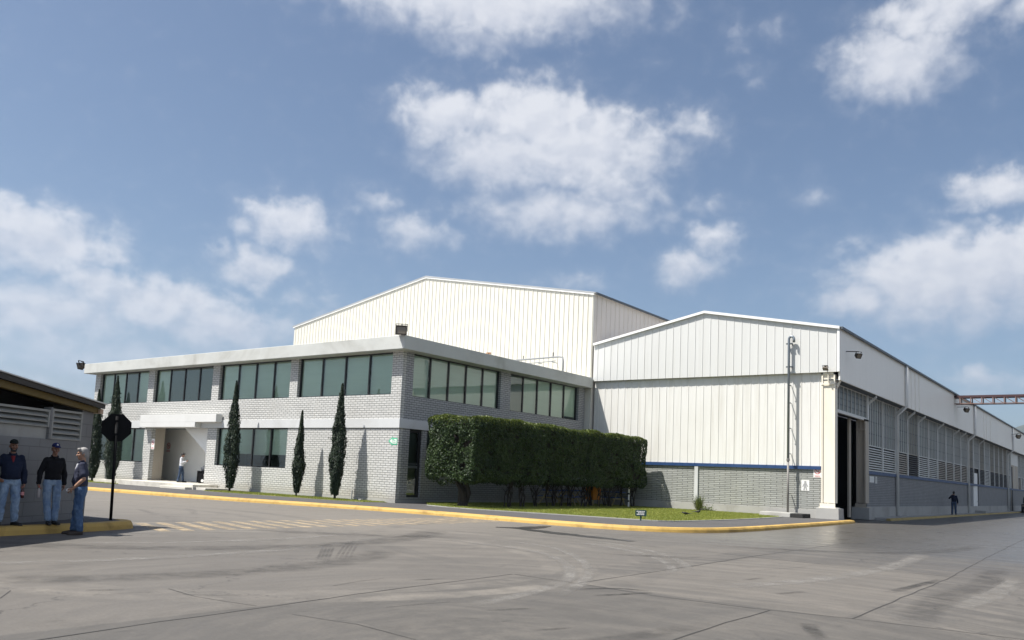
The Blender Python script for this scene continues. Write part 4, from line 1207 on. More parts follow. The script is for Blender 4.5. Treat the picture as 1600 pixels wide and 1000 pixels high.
t = thing('exit_sign', 'pale green left-pointing arrow sign on the white brick beside the office corner', 'sign', (-27.0, 27.2, 2.9))
y = OY - .001
m = MB(); m.prism([(-27.42, y, 2.90), (-27.16, y, 3.10), (-27.16, y, 3.04), (-26.86, y, 3.04), (-26.86, y, 2.74), (-27.16, y, 2.74), (-27.16, y, 2.70)][::-1], (0, -.012, 0)); m.build('plate', 'sign_mint', t)
m = MB(); m.prism([(-27.33, y - .0125, 2.90), (-27.18, y - .0125, 3.01), (-27.18, y - .0125, 2.80)], (0, -.003, 0)); m.box(-27.15, -26.90, y - .0155, y - .0125, 2.79, 2.99); m.build('panel', 'sign_white', t)
m = MB(); strokes(m, -27.12, -26.93, y - .016, [2.85, 2.92], .03, 3); m.box(-27.14, -27.04, y - .018, y - .0158, 2.955, 2.985); m.build('lettering', 'sign_mint', t)
t = thing('notice_board', 'two faded notices with pale lettering on the hall brick just past the big door', 'notice', (WX, 51.8, 2.3))
m = MB(); m.box(WX + .001, WX + .014, 50.95, 51.95, 2.10, 2.46); m.box(WX + .001, WX + .014, 52.25, 52.65, 2.07, 2.46); m.build('plate', 'post_paint', t)
m = MB()
for k in range(4): m.prism([(WX + .0145, 51.0 + k * .22, 2.12), (WX + .0145, 51.11 + k * .22, 2.12), (WX + .0145, 51.06 + k * .22, 2.30)], (.004, 0, 0))
m.box(WX + .0145, WX + .018, 51.05, 51.9, 2.36, 2.40)
m.build('lettering', 'sign_white', t)
m = MB()
for z in (2.15, 2.22, 2.30, 2.37): m.box(WX + .0145, WX + .018, 52.3, 52.6, z - .015, z + .015)
m.build('lettering', 'sign_grey', t)

t = thing('lawn_sign', 'small dark green sign with white lettering stuck in the lawn edge', 'sign', (-14.75, 27.7, .16))
Mx = Matrix.Translation((-14.75, 27.7, 0)) @ Matrix.Rotation(R(28), 4, 'Z')
def local(m, M_): m.v = [tuple(M_ @ Vector(p)) for p in m.v]; return m
m = MB()
w, h, zc, c = .205, .115, .415, .03
m.prism([(-w + c, 0, zc - h), (w - c, 0, zc - h), (w, 0, zc - h + c), (w, 0, zc + h - c), (w - c, 0, zc + h), (-w + c, 0, zc + h), (-w, 0, zc + h - c), (-w, 0, zc - h + c)], (0, .02, 0)); local(m, Mx).build('plate', 'sign_green', t)
m = MB(); strokes(m, -.155, .155, -.001, [zc + .055], .036, 1); strokes(m, -.12, .12, -.001, [zc + .003], .036, 2); strokes(m, -.15, .14, -.001, [zc - .05], .036, 8); local(m, Mx).build('lettering', 'sign_white', t)
m = MB(); m.box(-.03, .03, .021, .04, .12, zc); local(m, Mx).build('stake', 'sign_green', t)

t = thing('stop_sign', 'octagonal road sign seen from its black back on a thin black pole', 'sign', (-18.72, 10.03, .16))
Mx = Matrix.Translation((-18.72, 10.03, 0)) @ Matrix.Rotation(R(30), 4, 'Z')
vd = Vector((-18.72, 10.03, 0)).normalized()
ang = math.atan2(vd.y, vd.x) - math.pi / 2
Mx = Matrix.Translation((-18.72, 10.03, 0)) @ Matrix.Rotation(ang, 4, 'Z') @ Matrix.Rotation(R(-1.6), 4, 'Y')
m = MB(); rr = .335
m.prism([(rr * math.cos(R(22.5 + 45 * k)), -.012, 2.24 + rr * math.sin(R(22.5 + 45 * k))) for k in range(8)], (0, .006, 0)); local(m, Mx).build('octagon', 'black_metal', t)
m = MB(); m.tube([(0, -.045, .12), (0, -.045, 2.5)], .032, 10); local(m, Mx).build('pole', 'black_metal', t, smooth=True)
m = MB(); m.box(-.05, .05, -.08, -.013, 2.06, 2.11); m.box(-.05, .05, -.08, -.013, 2.36, 2.41); local(m, Mx).build('bracket', 'black_metal', t)

# black case with a bag, in the porch
t = thing('equipment_case', 'black case with two white round labels standing in the porch corner', 'case', (-42.6, 28.2, .42))
Mx = Matrix.Translation((-42.75, 28.25, .42)) @ Matrix.Rotation(R(28), 4, 'Z')
m = MB(); m.box(-.42, .42, -.25, .25, .03, .66); m.box(-.44, .44, -.27, .27, .662, .69); m.box(-.44, -.40, -.27, -.255, .03, .66); m.box(.40, .44, -.27, -.255, .03, .66); m.box(-.36, -.26, -.2, .2, .0, .03); m.box(.26, .36, -.2, .2, 0, .03)
local(m, Mx).build('body', 'black_metal', t)
for xx, zz in ((.05, .47), (-.1, .14)):
    m = MB(); m.prism([(xx + .085 * math.cos(2 * math.pi * k / 16), -.2515, zz + .085 * math.sin(2 * math.pi * k / 16)) for k in range(16)], (0, -.006, 0)); local(m, Mx).build('round_label', 'sign_white', t)
t = thing('cloth_bag', 'crumpled grey bag lying on top of the black case', 'bag', (-42.95, 28.25, 1.11))
bm = bmesh.new(); bmesh.ops.create_icosphere(bm, subdivisions=3, radius=1)
for v in bm.verts:
    n_ = mnoise.noise(v.co * 2.2) * .28
    v.co = Vector((v.co.x * .27, v.co.y * .2, max(-.10, v.co.z * .17))) * (1 + n_)
    v.co.z += .115
me = bpy.data.meshes.new('bag'); bm.to_mesh(me); bm.free(); me.materials.append(MATS['bag_grey']); o = bpy.data.objects.new('bag', me); COL.objects.link(o); o.parent = t
t = thing('folded_stand', 'dark folded metal stand lying across the black case beside the bag', 'stand', (-42.5, 28.3, 1.11))
m = MB(); m.tube([(-42.75, 28.1, 1.16), (-42.2, 28.5, 1.25)], .022, 6); m.tube([(-42.7, 28.3, 1.14), (-42.15, 28.35, 1.30)], .022, 6); m.tube([(-42.2, 28.5, 1.25), (-42.15, 28.35, 1.30), (-42.2, 28.3, 1.12)], .02, 6); m.build('stand', 'pipe_dark', t)

# things half hidden behind the hedge: picnic benches, an orange cabinet, a white post
def bench(loc, rz, label):
    t = thing('picnic_bench', label, 'bench', loc, 'picnic benches behind the hedge')
    Mx = Matrix.Translation(loc) @ Matrix.Rotation(rz, 4, 'Z')
    m = MB(); m.box(-.9, .9, -.35, .35, .74, .79); local(m, Mx).build('tabletop', 'bench_blue', t)
    for s in (-1, 1):
        m = MB(); m.box(-.9, .9, s * .68 - .13, s * .68 + .13, .43, .47); local(m, Mx).build('seat', 'bench_blue', t)
        m = MB(); m.prism([(s * .65 - .03, -.78, 0), (s * .65 + .03, -.78, 0), (s * .65 + .03, -.2, .739), (s * .65 - .03, -.2, .739)], (0, .06, 0)); m.prism([(s * .65 - .03, .78, 0), (s * .65 + .03, .78, 0), (s * .65 + .03, .2, .739), (s * .65 - .03, .2, .739)], (0, -.06, 0)); m.box(s * .65 - .028, s * .65 + .028, -.7, .7, .36, .42)
        local(m, Mx).build('leg', 'bench_frame', t)
bench((-24.6, 37.0, .165), R(90), 'blue picnic bench behind the hedge, nearest the office corner')
bench((-25.4, 40.0, .165), R(90), 'blue picnic bench right behind the orange cabinet')
bench((-24.5, 42.1, .165), R(0), 'blue picnic bench by the white hall wall behind the hedge end')
t = thing('orange_cabinet', 'orange metal cabinet on legs glimpsed behind the hedge trunks', 'cabinet', (-24.2, 40.2, .165))
m = MB(); m.box(-24.5, -24.0, 39.6, 40.4, .48, 1.45); m.build('body', 'orange_paint', t, bevel=.02)
m = MB(); m.box(-23.999, -23.985, 39.66, 40.34, .55, 1.38); m.build('door', 'orange_paint', t)
for y in (39.65, 40.3):
    m = MB(); m.box(-24.45, -24.39, y, y + .05, .16, .479); m.box(-24.1, -24.05, y, y + .05, .16, .479); m.build('leg', 'bench_frame', t)
t = thing('white_post', 'white painted post under the far end of the hedge', 'post', (-23.1, 41.2, .165))
m = MB(); m.tube([(-22.6, 41.0, .16), (-22.62, 41.02, 1.55)], .045, 8); m.build('post', 'white_paint', t)
for z in (.45, .85, 1.25):
    m = MB(); m.tube([(-22.61, 41.0, z), (-22.61, 41.0, z + .09)], .05, 8); m.build('band', 'black_metal', t)

t = thing('ground_stake', 'short thin stake standing in the grass right of the tallest cypress by the corner', 'stake', (-28.9, 26.6, .15))
m = MB(); m.tube([(-28.9, 26.6, .14), (-28.88, 26.6, .62)], .03, 6); m.box(-28.55, -28.4, 26.7, 26.85, .14, .24); m.build('stake', 'sign_grey', t)

# pickup at the far right edge
t = thing('parked_pickup', 'dark pickup parked along the far end of the hall wall', 'truck', (-10.4, 114, 0))
m = MB()
prof = [(111.4, .45), (111.4, 1.0), (112.9, 1.12), (113.6, 1.78), (115.3, 1.80), (115.75, 1.12), (117.0, 1.12), (117.0, .5)]
m.prism([(-11.3, y, z) for y, z in prof], (1.85, 0, 0)); body = m.build('body', 'truck_paint', t, bevel=.05)
m = MB(); m.hexa([(-11.15, 112.93, 1.15), (-9.6, 112.93, 1.15), (-9.6, 112.95, 1.15), (-11.15, 112.95, 1.15)], [(-11.1, 113.52, 1.72), (-9.65, 113.52, 1.72), (-9.65, 113.54, 1.72), (-11.1, 113.54, 1.72)]); m.build('windscreen', 'truck_paint', body)
for y in (112.3, 116.0):
    for x in (-11.36, -9.68):
        m = MB(); m.tube([(x, y, .36), (x + .2, y, .36)], .36, 20); w_ = m.build('wheel', 'rubber', t)
        m = MB(); m.tube([(x - .01 if x < -10 else x + .2, y, .36), (x if x < -10 else x + .21, y, .36)], .2, 14); m.build('rim', 'chrome', w_)
for x in (-11.2, -9.9):
    m = MB(); m.box(x, x + .3, 111.37, 111.399, .72, .92); m.build('headlight', 'lamp_glass', t)
m = MB(); m.box(-11.3, -9.45, 111.3, 111.398, .42, .62); m.build('bumper', 'rubber', t)

# ------------------------------------------------------------------ block hut on the left
HO = Vector((-19.3, 9.7, 0)); HD = Vector((-.51, .86, 0)).normalized(); HN = Vector((HD.y, -HD.x, 0))
def hp(s, o, z): return tuple(HO + HD * s + HN * o + Vector((0, 0, z)))
def hbox(m, s0, s1, o0, o1, z0, z1):
    return m.hexa([hp(s0, o0, z0), hp(s1, o0, z0), hp(s1, o1, z0), hp(s0, o1, z0)], [hp(s0, o0, z1), hp(s1, o0, z1), hp(s1, o1, z1), hp(s0, o1, z1)])
hut = thing('block_hut', 'low grey block hut with concrete louvres and an overhanging tin roof', 'hut', hp(-3, -2, .1))
ZR = lambda s: 2.60 - .035 * s        # wall head
m = MB()
hbox(m, -7.0, 0.0, -.18, 0, .05, 1.885)
hbox(m, -.42, 0.0, -.18, 0, 1.8851, 2.62); hbox(m, -1.545, -1.48, -.14, .03, 1.886, 2.56)
hbox(m, -7.0, -5.2, -.18, 0, 1.8851, 2.80)
hbox(m, -7.0, -6.8, -4.0, -.181, .05, 2.8); hbox(m, -.18, 0, -4.0, -.181, .05, 2.755); hbox(m, -6.79, -.181, -4.0, -3.8, .05, 2.6)
b, bs = principled('hut_wall')
p = position(b); x, y, z = b.sep(p)[0:3]
u = b.m('ADD', b.m('MULTIPLY', x, HD.x), b.m('MULTIPLY', y, HD.y))
br = b.n('ShaderNodeTexBrick'); b.l(b.comb(u, z, 0), br.inputs['Vector'])
br.inputs['Scale'].default_value = 1; br.inputs['Brick Width'].default_value = .62; br.inputs['Row Height'].default_value = .285; br.inputs['Mortar Size'].default_value = .010; br.inputs['Mortar Smooth'].default_value = .4
br.inputs['Color1'].default_value = (.205, .205, .206, 1); br.inputs['Color2'].default_value = (.195, .195, .196, 1); br.inputs['Mortar'].default_value = (.145, .145, .146, 1)
nn = b.noise(p, 1.2, 6, .6)
cc = b.mix(b.mr(nn, .45, .72, 0, .45), br.outputs[0], (.17, .165, .16))
cc = b.mix(b.m('MULTIPLY', b.mr(z, .15, .6, .5, 0), b.mr(nn, .3, .6)), cc, (.12, .11, .10))
b.l(cc, bs.inputs['Base Color']); bs.inputs['Roughness'].default_value = .9
bump(b, bs, b.m('ADD', b.m('MULTIPLY', br.outputs['Fac'], -1), b.m('MULTIPLY', b.noise(p, 40, 3, .6), .3)), .5, .01)
m.build('wall', 'hut_wall', hut)
m = MB(); hbox(m, -7.0, -1.53, -.17, -.14, 2.0, 2.3); hbox(m, -6.7, -.2, -3.7, -.2, .06, .1); m.prism([hp(-6.7, -.9, 1.9), hp(-.19, -.9, 1.9), hp(-.19, -.9, 2.70), hp(-6.7, -.9, 3.28)], HN * .02); m.build('lining', 'interior_black', hut)  # black sheets stand in for the unlit inside of the hut
def hut_louvre(s0, s1, z0, z1, n, parent):
    m = MB()
    hbox(m, s0, s1, -.13, .025, z1 - .045, z1); hbox(m, s0, s0 + .045, -.13, .025, z0, z1 - .0451); hbox(m, s1 - .05, s1, -.13, .025, z0, z1 - .0451)
    if z0 < 2.1: hbox(m, s0 + .046, s1 - .051, -.13, .015, z0, z0 + .02)
    f = m.build('louvre', 'hut_louvre', parent)
    m = MB(); h = (z1 - .05 - z0) / n
    for k in range(n):
        z = z0 + h * k
        q = [(.012, z + .0), (.02, z + .03), (-.10, z + h * .98), (-.115, z + h * .9)]
        m.prism([hp(s0 + .046, o, zz) for o, zz in q], HD * (s1 - s0 - .097))
    m.build('blade', 'hut_louvre', f)
hut_louvre(-1.47, -.425, 1.889, 2.535, 5, hut)
hut_louvre(-5.19, -1.55, 2.13, 2.50, 3, hut)
m = MB(); hbox(m, -5.19, -1.55, -.12, -.03, 1.8855, 2.125); m.build('infill_panel', 'concrete', hut)
zb = lambda s: 2.575 - .118 * (s + .0) * 1.0
m = MB()
ra = lambda s: 2.785 - .092 * s
for sa, sc in ((-7.2, .0),):
    m.hexa([hp(sa, -.02, ra(sa) - .32), hp(sc, -.02, ra(sc) - .23), hp(sc, .10, ra(sc) - .23), hp(sa, .10, ra(sa) - .32)], [hp(sa, -.02, ra(sa) - .15), hp(sc, -.02, ra(sc) - .11), hp(sc, .10, ra(sc) - .11), hp(sa, .10, ra(sa) - .15)])
m.build('rafter', 'hut_yellow', hut)
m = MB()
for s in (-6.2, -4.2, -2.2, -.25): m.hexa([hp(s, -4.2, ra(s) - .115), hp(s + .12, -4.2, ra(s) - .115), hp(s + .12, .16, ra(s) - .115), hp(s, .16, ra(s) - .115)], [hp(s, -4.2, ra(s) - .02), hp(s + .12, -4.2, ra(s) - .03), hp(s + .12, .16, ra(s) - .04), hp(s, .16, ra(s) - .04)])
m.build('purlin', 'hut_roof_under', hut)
m = MB(); sa, sc = -7.4, .13
m.hexa([hp(sa, -4.4, ra(sa) - .012), hp(sc, -4.4, ra(sc) - .012), hp(sc, .24, ra(sc) - .012), hp(sa, .24, ra(sa) - .012)], [hp(sa, -4.4, ra(sa) + .012), hp(sc, -4.4, ra(sc) + .012), hp(sc, .24, ra(sc) + .012), hp(sa, .24, ra(sa) + .012)])
roof = m.build('roof', 'hut_roof', hut)
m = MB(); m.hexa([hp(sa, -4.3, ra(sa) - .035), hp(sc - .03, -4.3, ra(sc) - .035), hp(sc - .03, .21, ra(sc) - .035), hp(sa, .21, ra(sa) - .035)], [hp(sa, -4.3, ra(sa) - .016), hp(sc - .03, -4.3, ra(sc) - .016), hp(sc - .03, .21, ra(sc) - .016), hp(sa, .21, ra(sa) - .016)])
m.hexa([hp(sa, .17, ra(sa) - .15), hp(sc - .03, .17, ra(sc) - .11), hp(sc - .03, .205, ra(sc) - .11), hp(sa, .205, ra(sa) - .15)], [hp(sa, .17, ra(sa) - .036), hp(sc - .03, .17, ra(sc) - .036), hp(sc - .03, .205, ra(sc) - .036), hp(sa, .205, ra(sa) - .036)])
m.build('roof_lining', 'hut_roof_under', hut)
m = MB(); hbox(m, .01, .13, -.15, .15, 2.55, 2.655); m.build('beam_end', 'peach_block', hut)

# ------------------------------------------------------------------ plants
def cypress(x, y, z, h, r, lean, label, seed, n=13000):
    t = thing('cypress_tree', label, 'tree', (x, y, z), 'slim cypresses along the office front')
    rng = np.random.default_rng(seed)
    m = MB(); m.tube([(x, y, z - .05), (x + lean * .1, y, z + h * .25), (x + lean * .5, y, z + h * .6), (x + lean, y, z + h * .95)], [r * .16, r * .13, r * .08, .01], 8); m.build('trunk', 'bark', t)
    tt = rng.uniform(0, 1, n) ** .92
    a = rng.uniform(0, 2 * np.pi, n)
    prof = np.where(tt < .32, .42 + .58 * np.sin(np.minimum(tt / .32, 1) * np.pi / 2), (1 - ((tt - .32) / .68) ** 1.25) ** .9 * .97 + .03)
    lump = np.array([mnoise.noise((math.cos(q) * 1.2 + seed, math.sin(q) * 1.2, w * h * 1.15)) for q, w in zip(a, tt)])
    lump2 = np.array([mnoise.noise((math.cos(q) * 2.6 + seed, math.sin(q) * 2.6, w * h * 3.2)) for q, w in zip(a, tt)])
    rad = r * prof * (1 + .40 * lump + .38 * lump2) * (1 - np.abs(rng.normal(0, .17, n)))
    out = rng.uniform(0, 1, n) < .03
    rad = np.where(out, rad * 1.35, rad)
    zc = z + .22 + tt * (h - .22)
    cx = x + lean * tt ** 1.3
    P = np.column_stack([cx + rad * np.cos(a), y + rad * np.sin(a), zc])
    N = np.column_stack([np.cos(a), np.sin(a), np.full(n, .25)]) + rng.normal(0, .45, (n, 3))
    N /= np.linalg.norm(N, axis=1)[:, None]
    U = np.column_stack([np.cos(a) * .35, np.sin(a) * .35, np.ones(n)]) + rng.normal(0, .3, (n, 3))
    V, Fq = leaf_quads(P, N, U, .060, .38, rng)
    o = rawmesh('crown', V, Fq, 'cypress_leaf', t)
CY = [(-29.68, 26.3, .14, 5.32, .35, .04, 'tall cypress nearest the office corner, left of its own long wall shadow'),
      (-32.53, 26.4, .14, 4.1, .26, .05, 'shortest and thinnest of the cypresses, before the plain brick stretch'),
      (-37.55, 26.2, .14, 5.7, .36, -.10, 'tall cypress right of the porch in front of the lower window'),
      (-49.05, 26.0, .12, 6.4, .47, -.20, 'broad cypress left of the porch rising past the upper windows, behind the octagonal sign'),
      (-52.15, 26.5, .14, 5.7, .40, -.15, 'dark cypress at the far left end of the office, half hidden by the hut')]
for i, (x, y, z, h, r, le, lb) in enumerate(CY): cypress(x, y, z, h, r, le, lb, 11 + i)

def hedge():
    t = thing('hedge', 'long clipped dark green hedge on bare trunks beside the office', 'hedge', (-23.6, 35, .16))
    X0, X1, Y0, Y1, Z0, Z1 = -25.05, -22.2, 27.1, 42.4, 1.25, 4.02
    rng = np.random.default_rng(5)
    def bottom(x, y): return Z0 + .22 * mnoise.noise((x * .9, y * .9, 3)) + .12 * mnoise.noise((x * 3, y * 3, 8))
    def wob(p, s=1.0):
        return Vector((mnoise.noise(p * .8 + Vector((7, 0, 0))), mnoise.noise(p * .8 + Vector((0, 9, 0))), mnoise.noise(p * .8 + Vector((0, 0, 4))) * .8)) * .16 + \
               Vector((mnoise.noise(p * 2.6 + Vector((7, 0, 0))), mnoise.noise(p * 2.6 + Vector((0, 9, 0))), mnoise.noise(p * 2.6 + Vector((0, 0, 4))))) * .07
    # dark core box added unseen inside to block light
    core = []
    inset = .30
    m = MB()
    nx, ny, nz = 5, 26, 5
    def cp(i, j, k):
        x = X0 + inset + (X1 - X0 - 2 * inset) * i / nx; y = Y0 + inset + (Y1 - Y0 - 2 * inset) * j / ny; z = Z0 + inset + .12 + (Z1 - Z0 - 2 * inset - .1) * k / nz
        return tuple(Vector((x, y, z)) + wob(Vector((x, y, z))))
    for i in range(nx):
        for j in range(ny):
            for k, s in ((0, 0), (nz, 1)): m.add([cp(i, j, k), cp(i + 1, j, k), cp(i + 1, j + 1, k), cp(i, j + 1, k)], [(0, 1, 2, 3)])
    for j in range(ny):
        for k in range(nz):
            for i in (0, nx): m.add([cp(i, j, k), cp(i, j + 1, k), cp(i, j + 1, k + 1), cp(i, j, k + 1)], [(0, 1, 2, 3)])
    for i in range(nx):
        for k in range(nz):
            for j in (0, ny): m.add([cp(i, j, k), cp(i + 1, j, k), cp(i + 1, j, k + 1), cp(i, j, k + 1)], [(0, 1, 2, 3)])
    m.build('inner_twigs', 'bark', t)
    P, N = [], []
    faces = [((X0, X1), (Y0, Y0), (Z0, Z1), (0, -1, 0), 14000), ((X1, X1), (Y0, Y1), (Z0, Z1), (1, 0, 0), 52000), ((X0, X0), (Y0, Y1), (Z0, Z1), (-1, 0, 0), 18000), ((X0, X1), (Y1, Y1), (Z0, Z1), (0, 1, 0), 6000),
             ((X0, X1), (Y0, Y1), (Z1, Z1), (0, 0, 1), 42000), ((X0, X1), (Y0, Y1), (Z0, Z0), (0, 0, -1), 12000)]
    for (xa, xb), (ya, yb), (za, zb_), nn, cnt in faces:
        q = np.column_stack([rng.uniform(xa, xb, cnt), rng.uniform(ya, yb, cnt), rng.uniform(za, zb_, cnt)])
        nv = np.array(nn, float)
        q -= nv * np.abs(rng.normal(0, .085, cnt))[:, None]
        q += nv * (rng.uniform(0, 1, cnt) < .07)[:, None] * rng.uniform(0, .17, cnt)[:, None]
        P.append(q); N.append(np.tile(nv, (cnt, 1)))
    P = np.concatenate(P); N = np.concatenate(N)
    # soften the box edges and let the surface roll
    c = np.array([(X0 + X1) / 2, (Y0 + Y1) / 2, (Z0 + Z1) / 2]); hs = np.array([(X1 - X0) / 2, (Y1 - Y0) / 2, (Z1 - Z0) / 2]); rr = .28
    d = np.abs(P - c) - (hs - rr); d = np.maximum(d, 0); L = np.linalg.norm(d, axis=1)
    k = np.where(L > rr, rr / np.maximum(L, 1e-6), 1)
    sg = np.sign(P - c)
    P = np.where(d > 0, c + sg * ((hs - rr) + d * k[:, None]), P)
    W = np.array([wob(Vector(p)) for p in P])
    P = P + W
    low = P[:, 2] < Z0 + .5
    bz = np.array([bottom(p[0], p[1]) - Z0 if q else 0 for p, q in zip(P, low)])
    P[:, 2] += np.where(low, bz, 0)
    keep = np.array([mnoise.noise(Vector(p) * 1.9 + Vector((3, 3, 3))) + .5 * mnoise.noise(Vector(p) * 5) > -.50 for p in P])
    P, N = P[keep], N[keep]
    n = len(P)
    Nn = N + rng.normal(0, .75, (n, 3)); Nn /= np.linalg.norm(Nn, axis=1)[:, None]
    U = rng.normal(0, 1, (n, 3))
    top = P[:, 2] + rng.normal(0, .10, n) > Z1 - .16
    for mask, nm, mat in ((~top, 'foliage', 'hedge_leaf'), (top, 'new_growth', 'hedge_top_leaf')):  # top leaves get the paler colour that carries the sunlight
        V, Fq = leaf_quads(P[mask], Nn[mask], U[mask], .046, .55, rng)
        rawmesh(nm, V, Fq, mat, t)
    q = random.Random(2)
    ys = [28.2, 30.3, 30.8, 31.5, 33.0, 33.4, 34.0, 34.6, 35.5, 36.1, 36.7, 37.4, 38.1, 38.9, 39.5, 40.2, 41.0, 41.9]
    for i, y in enumerate(ys):
        x = -22.75 - q.uniform(0, .9); r = .17 if i == 0 else q.uniform(.024, .05)
        m = MB()
        if i == 0:
            for k in range(5): m.tube([(x + q.uniform(-.14, .14), y + q.uniform(-.14, .14), .1), (x + q.uniform(-.16, .16), y + q.uniform(-.16, .16), .75), (x + q.uniform(-.7, .6), y + q.uniform(-.5, .5), 1.7)], [.14, .11, .05], 7)
        else:
            for k in range(q.choice((2, 3, 3, 4))):
                bx, by = x + q.uniform(-.12, .12), y + q.uniform(-.15, .15)
                m.tube([(bx, by, .1), (bx + q.uniform(-.12, .12), by + q.uniform(-.2, .2), .65), (bx + q.uniform(-.3, .3), by + q.uniform(-.45, .45), 1.25), (bx + q.uniform(-.4, .4), by + q.uniform(-.6, .6), 1.8)], [r, r * .8, r * .6, .02], 6)
                for _ in range(2):
                    z0 = q.uniform(.5, 1.1)
                    m.tube([(bx, by, z0), (bx + q.uniform(-.3, .3), by + q.uniform(-.4, .4), z0 + .5)], [.022, .008], 5)
        m.build('trunk', 'bark', t)
hedge()

def shrub():
    t = thing('grassy_shrub', 'spiky young shrub growing at the foot of the hall pilaster', 'plant', (-19.25, 42.6, .16))
    rng = np.random.default_rng(8); n = 210
    a = rng.uniform(0, 2 * np.pi, n); r = rng.uniform(0, .16, n); h = rng.uniform(.25, .95, n); sp = rng.uniform(.05, .42, n)
    B = np.column_stack([-19.2 + r * np.cos(a), 42.55 + r * np.sin(a), np.full(n, .15)])
    T = B + np.column_stack([sp * np.cos(a), sp * np.sin(a) * .6, h])
    Mid = (B + T) / 2 + np.column_stack([np.zeros(n), np.zeros(n), h * .18])
    W = np.column_stack([-np.sin(a), np.cos(a), np.zeros(n)]) * .012
    V = np.stack([B, Mid - W, T, Mid + W], 1).reshape(-1, 3)
    rawmesh('leaves', V, np.arange(4 * n).reshape(n, 4), 'plant_leaf', t)
    m = MB()
    for k in range(5): m.tube([(-19.2 + .05 * k - .1, 42.55, .1), (-19.2 + .12 * k - .24, 42.5, .7 + .06 * k)], [.012, .005], 5)
    m.build('stem', 'bark', t)
    n = 260; P = np.column_stack([rng.normal(-18.75, .22, n), rng.normal(42.6, .12, n), .17 + np.abs(rng.normal(0, .12, n))])
    V, Fq = leaf_quads(P, rng.normal(0, 1, (n, 3)) / 1.7 + np.array([0, 0, .001]), rng.normal(0, 1, (n, 3)), .05, .5, rng)
    rawmesh('low_leaves', V, Fq, 'plant_leaf', t)
shrub()

# ------------------------------------------------------------------ people
_ICO = bmesh.new(); bmesh.ops.create_icosphere(_ICO, subdivisions=2, radius=1)
ICO = [v.co.copy() for v in _ICO.verts]; _ICO.free()
def rad3(r): return Vector(r) if isinstance(r, (tuple, list)) else Vector((r, r, r))
def solid(name, hulls, mat, parent, voxel=.010, smooth=6, M_=None, wrinkle=0.0):
    """one continuous surface grown over a chain of tapered volumes"""
    bm = bmesh.new()
    for h in hulls:
        vs = []
        for c, r in h:
            r = rad3(r); c = Vector(c)
            vs += [bm.verts.new(c + Vector((p.x * r.x, p.y * r.y, p.z * r.z))) for p in ICO]
        res = bmesh.ops.convex_hull(bm, input=vs)
        bad = [e for e in res['geom_interior'] if isinstance(e, bmesh.types.BMVert)]
        bmesh.ops.delete(bm, geom=bad, context='VERTS')
    me = bpy.data.meshes.new(name); bm.to_mesh(me); bm.free()
    if M_ is not None: me.transform(M_)
    o = bpy.data.objects.new(name, me); COL.objects.link(o)
    md = o.modifiers.new('r', 'REMESH'); md.mode = 'VOXEL'; md.voxel_size = voxel
    if smooth:
        sm = o.modifiers.new('s', 'SMOOTH'); sm.iterations = smooth; sm.factor = .5
    dg = bpy.context.evaluated_depsgraph_get()
    ev = bpy.data.meshes.new_from_object(o.evaluated_get(dg))
    o.modifiers.clear(); o.data = ev; ev.name = name
    if wrinkle:
        nr = [v.normal.copy() for v in ev.vertices]
        for v, n in zip(ev.vertices, nr):
            q = Vector((v.co.x * 5, v.co.y * 5, v.co.z * 9))
            v.co += n * wrinkle * (mnoise.noise(q) + .5 * mnoise.noise(q * 2.3) + .55)
    ev.materials.clear(); ev.materials.append(MATS[mat])
    ev.polygons.foreach_set('use_smooth', [True] * len(ev.polygons))
    o.parent = parent
    return o
def hand(w, d, pn, curl, side):
    """palm, four unequal bent fingers and a thumb; side +1 left hand, -1 right"""
    w, d, pn = Vector(w), Vector(d).normalized(), Vector(pn)
    pn = (pn - d * pn.dot(d)).normalized()
    sv = d.cross(pn) * side
    hl = [[(w, .024), (w + d * .035, .030)]]
    for k in (-1, 1): hl.append([(w + d * .02 + sv * k * .012, .018), (w + d * .085 + sv * k * .028, .0135)])
    hl.append([(w + d * .085 - sv * .028, .0135), (w + d * .085 + sv * .028, .0135), (w + d * .03, .02)])
    for k, L in enumerate((.058, .072, .078, .070)):
        p = w + d * (.088 - .004 * abs(k - 2)) + sv * (-.030 + .020 * k)
        ang = 0
        for seg, f in enumerate((.45, .32, .23)):
            ang += curl * (1, 1.1, .8)[seg] * (1.1 - .06 * k)
            q = p + (d * math.cos(ang) + pn * math.sin(ang)) * L * f * 1.15
            hl.append([(p, .0098 - .0008 * seg), (q, .0092 - .0008 * seg)])
            p = q
    b0 = w + d * .028 + sv * .026
    b1 = b0 + (sv * .55 + d * .6 + pn * .5).normalized() * .040
    b2 = b1 + (sv * .05 + d * .75 + pn * .65).normalized() * .034
    hl += [[(w + d * .02 + sv * .01, .018), (b0, .015)], [(b0, .014), (b1, .0115)], [(b1, .011), (b2, .0092)]]
    return hl
